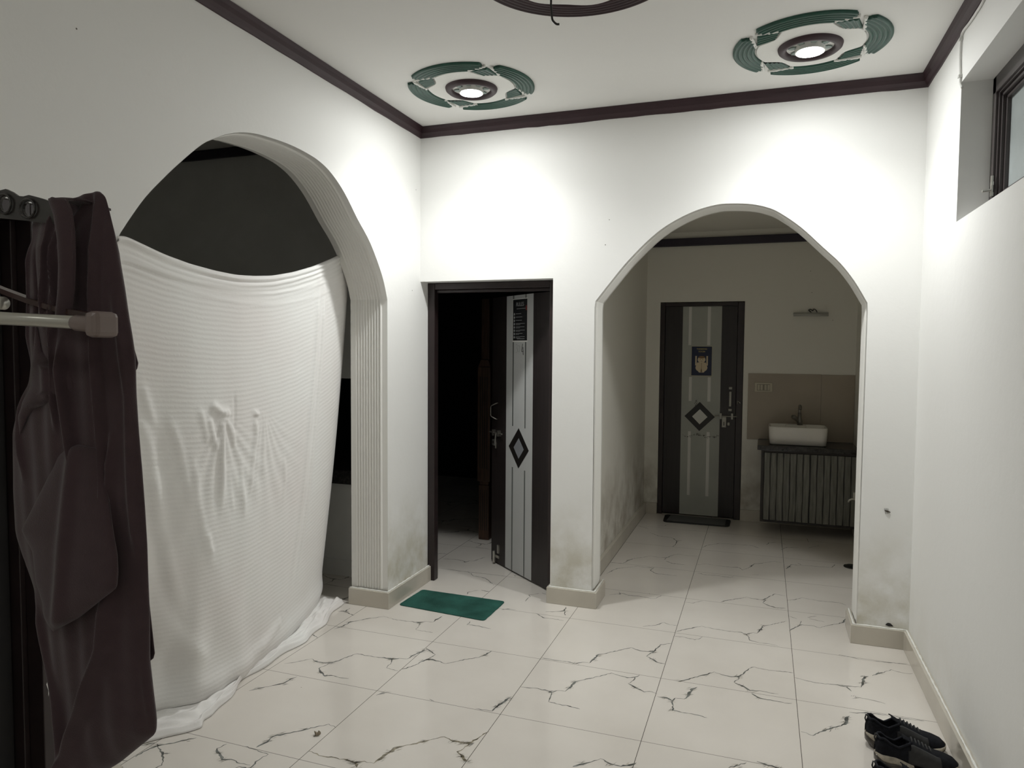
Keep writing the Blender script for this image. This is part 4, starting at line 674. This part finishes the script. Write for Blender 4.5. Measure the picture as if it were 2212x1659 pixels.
# right edge bows outward a little, body bellies slightly towards the room
bow=np.sin(np.pi*v)[:,None]*np.clip((u-.55)/.45,0,1)[None,:]**1.5
P[:,:,1]+=.030*bow
P[:,:,0]+=.050*np.sin(np.pi*v)[:,None]**.8*np.sin(np.pi*np.clip(u,0,1))[None,:]
P[:,:,0]+=.018*np.exp(-((v-.97)/.03)**2)[:,None]
def ridge(Y,Z,pl,a,w):
    best=np.full(Y.shape,9.0); tt=np.zeros(Y.shape); pl=np.array(pl); n=len(pl)-1
    for k in range(n):
        p,q=pl[k],pl[k+1]; d=q-p; L=(d**2).sum()
        t=np.clip(((Y-p[0])*d[0]+(Z-p[1])*d[1])/L,0,1); dist=np.hypot(Y-p[0]-t*d[0],Z-p[1]-t*d[1])
        m=dist<best; best=np.where(m,dist,best); tt=np.where(m,(k+t)/n,tt)
    taper=np.clip(tt/.12,0.25,1)*np.clip((1-tt)/.3,0.05,1)
    return a*np.exp(-(best/w)**2)*taper
Y,Z=P[:,:,1].copy(),P[:,:,2].copy(); disp=np.zeros(Y.shape)
for pl,a,wd in DATA['folds']: disp+=ridge(Y,Z,pl,a*1.5,wd)
# hanging tension ripples fanning down from the two pinches and along the left side
for (cy0,cz0,am) in ((2.49,1.31,.0016),(2.80,1.30,.0010)):
    ang=np.arctan2(Y-cy0,cz0-Z); rr=np.hypot(Y-cy0,Z-cz0); disp+=1.8*am*np.sin(ang*26+np.sin(rr*9)*1.5)*np.exp(-((rr-.30)/.30)**2)*(np.cos(ang)>0)*np.exp(-(ang/.8)**2)
left=np.exp(-(u/.28)**2)[None,:]; ph=(u[None,:]*62+v[:,None]*9+1.2*np.sin(v[:,None]*7)); disp+=.0045*np.sin(ph)*left*np.clip(v[:,None]*1.6-.2,0,1)
low=np.clip((v[:,None]-.55)/.45,0,1); disp+=.007*np.sin(u[None,:]*46-v[:,None]*16)*low*np.exp(-((u[None,:]-.22)/.2)**2)
# gathered hem along the top, gathered right edge
dtop=v[:,None]*1.9
for k,(c0,a0,w0) in enumerate(((.012,.012,.007),(.034,.006,.006),(.052,.007,.006),(.075,.0035,.007),(.10,.003,.008),(.13,.002,.008))):
    disp+=a0*np.exp(-((dtop-c0*(1+.25*np.sin(u[None,:]*3+k)))/w0)**2)
disp+=.0028*np.sin(dtop*260+4*np.sin(u[None,:]*2))*np.exp(-(dtop/.10)**2)
P[:,:,0]+=disp
b=MB(); b.grid([[tuple(p) for p in row] for row in P])
sheet_pts=None
def sheet_mat():
    m=bpy.data.materials.new('white_seersucker'); m.use_nodes=True; nt=m.node_tree; n=nt.nodes; L=nt.links; bs=n['Principled BSDF']
    bs.inputs['Base Color'].default_value=(0.82,0.82,0.81,1); bs.inputs['Roughness'].default_value=.85; bs.inputs['Specular IOR Level'].default_value=.2; bs.inputs['Sheen Weight'].default_value=.15
    uv=n.new('ShaderNodeUVMap'); sp_=n.new('ShaderNodeSeparateXYZ'); L.new(uv.outputs[0],sp_.inputs[0])
    t=n.new('ShaderNodeTexNoise'); t.inputs['Scale'].default_value=9; L.new(uv.outputs[0],t.inputs['Vector'])
    a=node_math(nt,'ADD',node_math(nt,'MULTIPLY',sp_.outputs['Y'],92*6.283),node_math(nt,'MULTIPLY',t.outputs['Fac'],5.0))
    s=node_math(nt,'SINE',a)
    t2=n.new('ShaderNodeTexNoise'); t2.inputs['Scale'].default_value=140; t2.inputs['Detail'].default_value=3; L.new(uv.outputs[0],t2.inputs['Vector'])
    h=node_math(nt,'ADD',node_math(nt,'MULTIPLY',s,node_math(nt,'MULTIPLY',t2.outputs['Fac'],1.0)),node_math(nt,'MULTIPLY',t2.outputs['Fac'],1.0))
    bu=n.new('ShaderNodeBump'); bu.inputs['Strength'].default_value=.20; bu.inputs['Distance'].default_value=.003; L.new(h,bu.inputs['Height']); L.new(bu.outputs[0],bs.inputs['Normal'])
    t3=n.new('ShaderNodeTexNoise'); t3.inputs['Scale'].default_value=3.5; L.new(uv.outputs[0],t3.inputs['Vector'])
    r=n.new('ShaderNodeValToRGB'); r.color_ramp.elements[0].position=.35; r.color_ramp.elements[1].position=.75; r.color_ramp.elements[0].color=(.83,.83,.815,1); r.color_ramp.elements[1].color=(.79,.76,.745,1); L.new(t3.outputs['Fac'],r.inputs[0]); L.new(r.outputs[0],bs.inputs['Base Color'])
    return m
SHEET=sheet_mat()
# cloth spilling over the floor
nf=220; I=smooth1(resample(DATA['bot'],nf),6); O=smooth1(resample(DATA['outer'],nf),2); I[:,2]=.014; rows=[]
dd=np.linalg.norm(O-I,axis=1)
uu=np.linspace(0,1,nf); NF=44
for j in range(NF):
    t=j/(NF-1); Q=I*(1-t)+O*t; sc=np.clip(dd/.07,.08,1.5)
    w1=np.abs(np.sin(uu*19+t*5+1.6*np.sin(uu*7)))**2*.009+np.abs(np.sin(uu*34-t*11+2*np.sin(uu*5)))**2*.006+(np.abs(np.sin(t*6.5+uu*9)))**2*.010
    hem=.009*np.exp(-((t-.90)/.05)**2)+.004*np.exp(-((t-.70)/.04)**2)
    Q[:,2]=.005+(w1*np.sin(np.pi*min(1,t*1.0))**.6+hem)*sc
    Q[:,0]+=.010*np.sin(uu*40)*t*sc*.5
    if j==NF-1: Q[:,2]=.0022
    rows.append([tuple(p) for p in Q])
b.grid(rows)
so=b.build('hanging_sheet',SHEET,smooth=True,fixn=False,solid=.002)
me=so.data; uvl=me.uv_layers.new(name='UVMap'); NN=NU*NV
uvs=np.zeros((len(me.loops),2)); li=np.zeros(len(me.loops),int); me.loops.foreach_get('vertex_index',li)
gu=np.r_[np.tile(u,NV),np.tile(np.linspace(0,1,nf),NF)]; gv=np.r_[np.repeat(1-v,NU),np.repeat(np.linspace(0,-.12,NF),nf)]
uvs[:,0]=gu[li]; uvs[:,1]=gv[li]; uvl.data.foreach_set('uv',uvs.ravel())
tag(so,'white rippled sheet hung across the left arch and trailing on the floor','sheet')

# ------------------------------------------------------------ clothes rack and t-shirt close to the camera
RB=mat('bronze_plastic',(0.030,0.026,0.023),.3,var=.15,vscale=20); RBR=mat('red_brown_metal',(0.050,0.024,0.020),.3,metal=.2); ALU=mat('aluminium_tube',(0.50,0.49,0.44),.3,metal=.6); CAP=mat('taupe_plastic',(0.20,0.155,0.14),.3)
e=empty('clothes_rack',(-1.52,.86,0),'bronze clothes rack with aluminium rail jutting in from the left edge','clothes rack')
pp=DATA['plate']; yk=.80
from mathutils.geometry import tessellate_polygon
rings=[[Vector((p[0],p[1],0)) for p in pp]]+[[Vector((p[0],p[1],0)) for p in h] for h in DATA['holes']]
flat=[p for r_ in rings for p in r_]; nfl=len(flat); tri=tessellate_polygon(rings)
b=MB(); F_=[tuple(t) for t in tri]+[tuple(i+nfl for i in t[::-1]) for t in tri]; k0=0
for r_ in rings:
    F_+=[(k0+i,k0+(i+1)%len(r_),k0+(i+1)%len(r_)+nfl,k0+i+nfl) for i in range(len(r_))]; k0+=len(r_)
b.add([(p.x,yk,p.y) for p in flat]+[(p.x,yk+.004,p.y) for p in flat],F_); b.build('holed_plate',RB,e)
b=MB()
for h in DATA['holes']:
    c=np.mean(h,axis=0); ring=[(c[0]+(p[0]-c[0])*1.18,yk-.003,c[1]+(p[1]-c[1])*1.18) for p in h]; b.tube(ring+[ring[0],ring[1]],.0018,n=6)
b.build('hole_rim',RB,e,smooth=True)
b=MB(); b.tube([DATA['tube'][0],DATA['tube'][1]],.0092,n=20); b.build('rail',ALU,e,smooth=True)
c0,c1=[Vector(q) for q in DATA['cap']]; b=MB(); b.tube([c0,c0.lerp(c1,.1),c0.lerp(c1,.9),c1],[.0096,.0112,.0112,.0098],n=20); b.build('rail_socket',CAP,e,smooth=True)
b=MB(); ar=smoothpath(DATA['arm'],5); V=[]
rows=[]
for i,p in enumerate(ar):
    t=i/(len(ar)-1); h=.0052+.0075*max(0,(t-.72)/.28)
    rows.append([(p.x,p.y-.007,p.z+.003),(p.x,p.y+.009,p.z+.003),(p.x,p.y+.009,p.z-h),(p.x,p.y-.007,p.z-h)])
b.grid(rows,closeu=True); b.f+= [(0,1,2,3),tuple(len(rows)*4-4+k for k in (3,2,1,0))]; b.mi+=[0,0]; b.build('folding_arm',RBR,e,bevel=.002)
MB().box(c1.x-.005,c1.x+.0185,c1.y-.020,c1.y+.020,c1.z-.0175,c1.z+.0185).build('end_cap',CAP,e,bevel=.0075)
b=MB(); b.tube(DATA['tube2'],.0105,n=18); b.build('rear_rail',ALU,e,smooth=True)
b=MB(); b.tube([(-1.52,.86,.012),(-1.52,.86,1.86)],.016,n=16).box(-1.55,-1.49,.68,.90,1.60,1.86); b.build('upright',RB,e,bevel=.002)
b=MB(); b.box(-1.75,-1.34,.83,.89,.001,.022).box(-1.55,-1.49,.62,1.10,.001,.022); b.build('foot',RB,e,bevel=.004)

SH=mat('mauve_cotton',(0.062,0.040,0.044),.92,var=.06,vscale=40,bump=.25,bscale=700,spec=.15)
SH.node_tree.nodes['Principled BSDF'].inputs['Sheen Weight'].default_value=.22
ts=empty('t_shirt',(-.93,.82,.60),'mauve short sleeved t-shirt hanging limp from the clothes rack','shirt')
NUs,NVs=120,220
Lb=smooth1(resample(DATA['sl'][2:],NVs),3); Rb=smooth1(resample(DATA['sr'],NVs),2); us=np.linspace(0,1,NUs)
PX=Lb[:,0][:,None]*(1-us)+Rb[:,0][:,None]*us; PZ=Lb[:,1][:,None]*(1-us)+Rb[:,1][:,None]*us
# top edge dips between collar and peak
dip=np.exp(-(np.linspace(0,1,NVs)/.05)**2)[:,None]*(.004*np.sin(np.pi*us)**1.2*(us<1)); PZ-=dip*.9
PZ+=np.exp(-(np.linspace(0,1,NVs)/.03)**2)[:,None]*.006*np.exp(-((us-.12)/.12)**2)
front=-.030*np.sin(np.pi*us)**.6; back=.045*np.sin(np.pi*us)**.7
env=np.clip(np.linspace(0,1,NVs)/.10,.25,1)[:,None]
D=np.zeros(PX.shape)
for pl,a,wl,wr in DATA['sfolds']:
    q=np.array(sorted(pl,key=lambda p:-p[1])); q=np.array(q)
    zs=q[::-1,1]; xs_=q[::-1,0]
    horiz=abs(q[0,0]-q[-1,0])>abs(q[0,1]-q[-1,1])
    if horiz: continue
    cx_=np.interp(PZ,zs,xs_); dx=PX-cx_; zt,zb=zs[-1],zs[0]
    tp=np.clip((zt-PZ)/.05+.5,0,1)*np.clip((PZ-zb)/.05+.5,0,1)
    D+=a*.85*np.where(dx<0,np.exp(-(dx/wl)**2),np.exp(-(dx/wr)**2))*tp
D+=.0012*np.sin(PX*160+PZ*11)+.0010*np.sin(PX*90-PZ*17)
edge=(np.sin(np.pi*us)**.35)[None,:]
FY=.82+front[None,:]*env-D*edge; BY=.82+back[None,:]*env
rows=[]
for i in range(NVs):
    rows.append([(PX[i,j],FY[i,j],PZ[i,j]) for j in range(NUs)]+[(PX[i,j],BY[i,j],PZ[i,j]) for j in range(NUs-2,0,-1)])
b=MB(); b.grid(rows,closeu=True); nn=len(rows[0]); b.f.append(tuple(range(nn))); b.mi.append(0)
body=b.build('shirt_body',SH,ts,smooth=True)
def puff(name,poly,y0,fd,bd,folds=(),n=70,m=60,lean=0):
    poly=np.array(poly); z0,z1=poly[:,1].max(),poly[:,1].min(); rows=[]
    for i in range(n+1):
        z=z0+(z1-z0)*(i+.02)/(n+.04); xs=[]
        for k in range(len(poly)):
            a,c=poly[k],poly[(k+1)%len(poly)]
            if (a[1]-z)*(c[1]-z)<=0 and a[1]!=c[1]: xs.append(a[0]+(c[0]-a[0])*(z-a[1])/(c[1]-a[1]))
        l,r_=min(xs),max(xs); w_=min(1,(r_-l)/.06); row=[]
        for j in range(m):
            t=j/(m-1); s=math.sin(math.pi*t)**.5; x=l+(r_-l)*t
            f=sum(A_*math.exp(-((x-(xc+sl*(z-z0)))/w2)**2) for A_,xc,sl,w2 in folds)
            row.append((x,y0+lean*(1-i/n)**1.5-fd*s*w_-f*s,z))
        for j in range(m-2,0,-1):
            t=j/(m-1); s=math.sin(math.pi*t)**.5; row.append((l+(r_-l)*t,y0+lean*(1-i/n)**1.5+bd*s*w_,z))
        rows.append(row)
    sm=[rows[0]]+[[tuple((rows[i-1][j][k]+2*rows[i][j][k]+rows[i+1][j][k])/4 for k in range(3)) for j in range(len(rows[0]))] for i in range(1,len(rows)-1)]+[rows[-1]]
    b=MB(); b.grid(sm,closeu=True); q=len(sm[0]); b.f+= [tuple(range(q)),tuple((len(sm)-1)*q+k for k in range(q))[::-1]]; b.mi+=[0,0]
    return b.build(name,SH,ts,smooth=True)
puff('sleeve',DATA['sleeve'],.776,.014,.02,[(.008,-.98,.05,.012)],lean=.024)
cf=puff('inner_sleeve',DATA['cuff'],.795,.014,.02,[(.006,-1.03,-.02,.010)])
puff('rear_panel',DATA['rear'],.875,.010,.015)
b=MB(); ca,cc=[resample(q,40) for q in DATA['coll']]; rows=[]
for i in range(40):
    rows.append([(ca[i,0]*(1-t)+cc[i,0]*t,.778-.012*math.sin(math.pi*t)-.004*i/40,ca[i,1]*(1-t)+cc[i,1]*t) for t in np.linspace(0,1,14)])
# collar band rolls over the plate to the back
top_=[[(p[0]+.002*k,p[1]+.013*k,p[2]+.004*math.sin(k*.8)) for p in rows[0]] for k in range(5,0,-1)]
b.grid(top_+rows); b.build('collar_band',SH,ts,smooth=True,solid=.004,fixn=False)
b=MB(); b.tube([(cc[i,0]-.0015,.7745-.004*i/40,cc[i,1]) for i in range(40)],.0016,n=6); b.build('collar_seam',SH,ts,smooth=True)

# ------------------------------------------------------------ shoes
SB=mat('black_mesh_fabric',(0.009,0.010,0.014),.8,var=.4,vscale=60,bump=.6,bscale=500,spec=.2); SG=mat('dark_grey_overlay',(0.030,0.030,0.031),.7,var=.2,vscale=60); SM=mat('dirty_cream_foam',(0.42,0.38,0.31),.6,var=.25,vscale=60); SO=mat('smoky_rubber',(0.060,0.050,0.040),.15,var=.3,vscale=30); SI=mat('navy_lining',(0.004,0.005,0.010),.9)
def shoe(heel,toe,label,first=None,L=.30,side=1):
    h=Vector(heel); t=Vector(toe); d=(t-h).normalized(); nrm=Vector((-d.y,d.x,0)); e=empty('sneaker',(*h[:2],0),label,'shoe','black sneakers by the right wall')
    def W(s,x,z): return h+d*(s*L)+nrm*(x*side)+Vector((0,0,z))
    st=np.linspace(0,1,60)
    hw=np.interp(st,[0,.02,.06,.15,.3,.45,.6,.75,.88,.95,.985,1],[.006,.018,.030,.036,.035,.037,.045,.049,.044,.033,.018,.004])
    botz=np.interp(st,[0,.06,.15,.35,.7,.85,1],[.024,.006,.001,.001,.001,.004,.022])
    mid=np.interp(st,[0,.06,.2,.35,.5,.7,.9,1],[.060,.056,.050,.038,.030,.026,.028,.034])
    top=np.interp(st,[0,.03,.08,.16,.26,.36,.42,.55,.7,.85,.95,1],[.090,.116,.120,.100,.088,.104,.114,.096,.072,.060,.048,.032])
    # outsole/bubble
    rows=[]
    for i,s in enumerate(st):
        wv=hw[i]*1.06+.003; z0=botz[i]; z1=z0+max(.012,min(.030,.034-.055*abs(s-.12))) if s<.45 else z0+.012; wv*=1+.12*max(0,1-abs(s-.14)/.16)
        rows.append([W(s,-wv*.8,z0),W(s,-wv*1.03,(z0+z1)/2),W(s,-wv,z1),W(s,wv,z1),W(s,wv*1.03,(z0+z1)/2),W(s,wv*.8,z0)])
    b=MB(); b.grid(rows,closeu=True); b.f+=[(0,1,2,3,4,5),tuple(len(rows)*6-6+k for k in range(5,-1,-1))]; b.mi+=[0,0]; b.build('outsole',SO,e,smooth=True)
    rows=[]
    for i,s in enumerate(st):
        wv=hw[i]*1.10+.003; z0=(botz[i]+max(.012,min(.030,.034-.055*abs(s-.12))) if s<.45 else botz[i]+.012)-.001; z1=mid[i]+.006*math.sin(s*9)
        rows.append([W(s,-wv*.97,z0),W(s,-wv,(z0+z1)/2),W(s,-wv*.93,z1),W(s,wv*.93,z1),W(s,wv,(z0+z1)/2),W(s,wv*.97,z0)])
    b=MB(); cut=[r for r,s in zip(rows,st) if s<.44]; b.grid(cut,closeu=True); b.f+=[(0,1,2,3,4,5),tuple(len(cut)*6-6+k for k in range(5,-1,-1))]; b.mi+=[0,0]
    c2=[r for r,s in zip(rows,st) if s>.56]; k0=len(b.v); b.grid(c2,closeu=True); b.f+=[tuple(k0+k for k in range(6)),tuple(k0+len(c2)*6-6+k for k in range(5,-1,-1))]; b.mi+=[0,0]
    b.build('midsole',SM,e,smooth=True)
    # upper with a real foot opening
    rows=[]; M=25
    for i,s in enumerate(st):
        zb=mid[i]-.004; zt=top[i]; wv=hw[i]; op=0.035<s<.40
        row=[]
        for k in range(M):
            a=k/(M-1)*2-1; 
            if not op:
                ang=a*math.pi/2; x=wv*math.sin(ang)*(1 if abs(a)<1 else 1); z=zb+(zt-zb)*max(0,math.cos(ang))**.72
                x=wv*np.sign(a)*abs(math.sin(ang))**.8
            else:
                aa=abs(a); lipw=wv*.70
                if aa>.45: q=(1-aa)/.55; x=wv-(wv-lipw)*q**2.2; z=zb+(zt-zb)*q**.75
                else: q=1-aa/.45; x=lipw*(1-q**1.6*.95)-.004*math.sin(math.pi*min(1,q*2)); z=zt-(zt-.040)*min(1,q*2.2)**.8
                x*=np.sign(a) if a else 0
            row.append(W(s,x,z))
        rows.append(row)
    b=MB(); b.grid(rows); up_=b.build('upper',SB,e,smooth=True,solid=.0025,fixn=False)
    # side overlay
    for sg in (1,-1):
        rows=[]
        for s in np.linspace(.36,.74,16):
            wv=np.interp(s,st,hw); zb=np.interp(s,st,mid); zt=np.interp(s,st,top); r=[]
            for q in np.linspace(0,.62,8):
                ang=(1-q)*math.pi/2; x=(wv+.002)*math.sin(ang)**.8; z=zb+(zt-zb+.001)*math.cos(ang)**.72; r.append(W(s,sg*x,z))
            rows.append(r)
        b=MB(); b.grid(rows); b.build('side_overlay',SG,up_,smooth=True,solid=.002,fixn=False)
    b=MB()
    for k in range(6):
        s=.43+k*.045; zt=np.interp(s,st,top)+.003; wv=np.interp(s,st,hw)*.45
        b.tube([W(s-.01,-wv,zt-.010),W(s,-wv*.5,zt),W(s+.012,wv*.5,zt),W(s+.016,wv,zt-.010)],.0032,n=7)
    b.build('lace',SG,e,smooth=True)
    b=MB(); rows=[]
    for s in np.linspace(.33,.46,8):
        zt=.108+.024*(.46-s)/.13; rows.append([W(s-.02,x,zt-abs(x)*.35) for x in np.linspace(-.022,.022,7)])
    b.grid(rows); b.build('tongue',SB,e,smooth=True,solid=.004,fixn=False)
    b=MB(); b.tube([W(.035+.36*t,sg_*np.interp(.035+.36*t,st,hw)*.72,np.interp(.035+.36*t,st,top)) for sg_,ts_ in ((1,np.linspace(1,0,14)),(-1,np.linspace(0,1,14))) for t in ts_],.0045,n=8); b.build('padded_collar',SI,e,smooth=True)
    b=MB(); b.tube([W(.012,0,.092),W(-.010,0,.110),W(.0,0,.126),W(.035,0,.118)],.003,n=6); b.build('pull_tab',SG,e,smooth=True)
    return e
shoe((.440,2.985,0),(.738,3.050,0),'black sneaker nearest the camera in the pair by the right wall')
shoe((.425,3.130,0),(.733,3.190,0),'black sneaker farther from the camera in the pair by the right wall')
shoe((.405,2.775,0),(.70,2.80,0),'black sneaker cut off by the lower edge beneath the pair')

# ------------------------------------------------------------ small things
e=empty('moth',(-1.697,2.414,0),'tiny brown winged moth lying on the floor tile','moth')
MW=mat('moth_wing',(0.20,0.16,0.11),.7,var=.4,vscale=120); MBd=mat('moth_body',(0.04,0.03,0.02),.6)
b=MB(); b.tube([(-1.703,2.404,.003),(-1.697,2.412,.004),(-1.693,2.42,.003)],[.001,.0022,.001],n=8); b.build('moth_body',MBd,e,smooth=True)
for sx,ax in ((-1,.9),(1,.3)):
    b=MB(); V=[(-1.697,2.409,.003)]
    for k in range(9): t=k/8; a=ax+1.2*t-(.0 if sx>0 else -.9); V.append((-1.697+.022*math.cos(a)*math.sin(math.pi*min(1,t*.8+.2)),2.409+.022*math.sin(a),.004+.012*math.sin(t*2)))
    b.add(V,[(0,k,k+1) for k in range(1,9)]); b.build('moth_wing',MW,e,solid=.0006,fixn=False)
e=empty('wall_bug',(.644,YB-.001,.737),'small dark insect clinging to the pier right of the arch','insect')
b=MB(); b.tube([(.632,YB-.004,.742),(.645,YB-.006,.737),(.660,YB-.004,.733)],[.002,.0055,.002],n=8); b.build('insect_body',MBd,e,smooth=True)
b=MB()
for k in range(3): b.tube([(.642+.006*k-.006,YB-.004,.738),(.640+.008*k-.008,YB-.001,.752)],.0008,n=5); b.tube([(.642+.006*k-.006,YB-.004,.736),(.644+.008*k-.004,YB-.001,.722)],.0008,n=5)
b.build('insect_leg',MBd,e)
b=MB(); b.prism([(.655,.115),(.660,.124),(.668,.129),(.680,.127),(.690,.118),(.694,.112),(.672,.110)],'Y',YB-.003,YB-.0004); tag(b.build('plaster_hole',BLACK,bevel=.001),'dark chipped hole just above the skirting on the right pier','chipped hole')
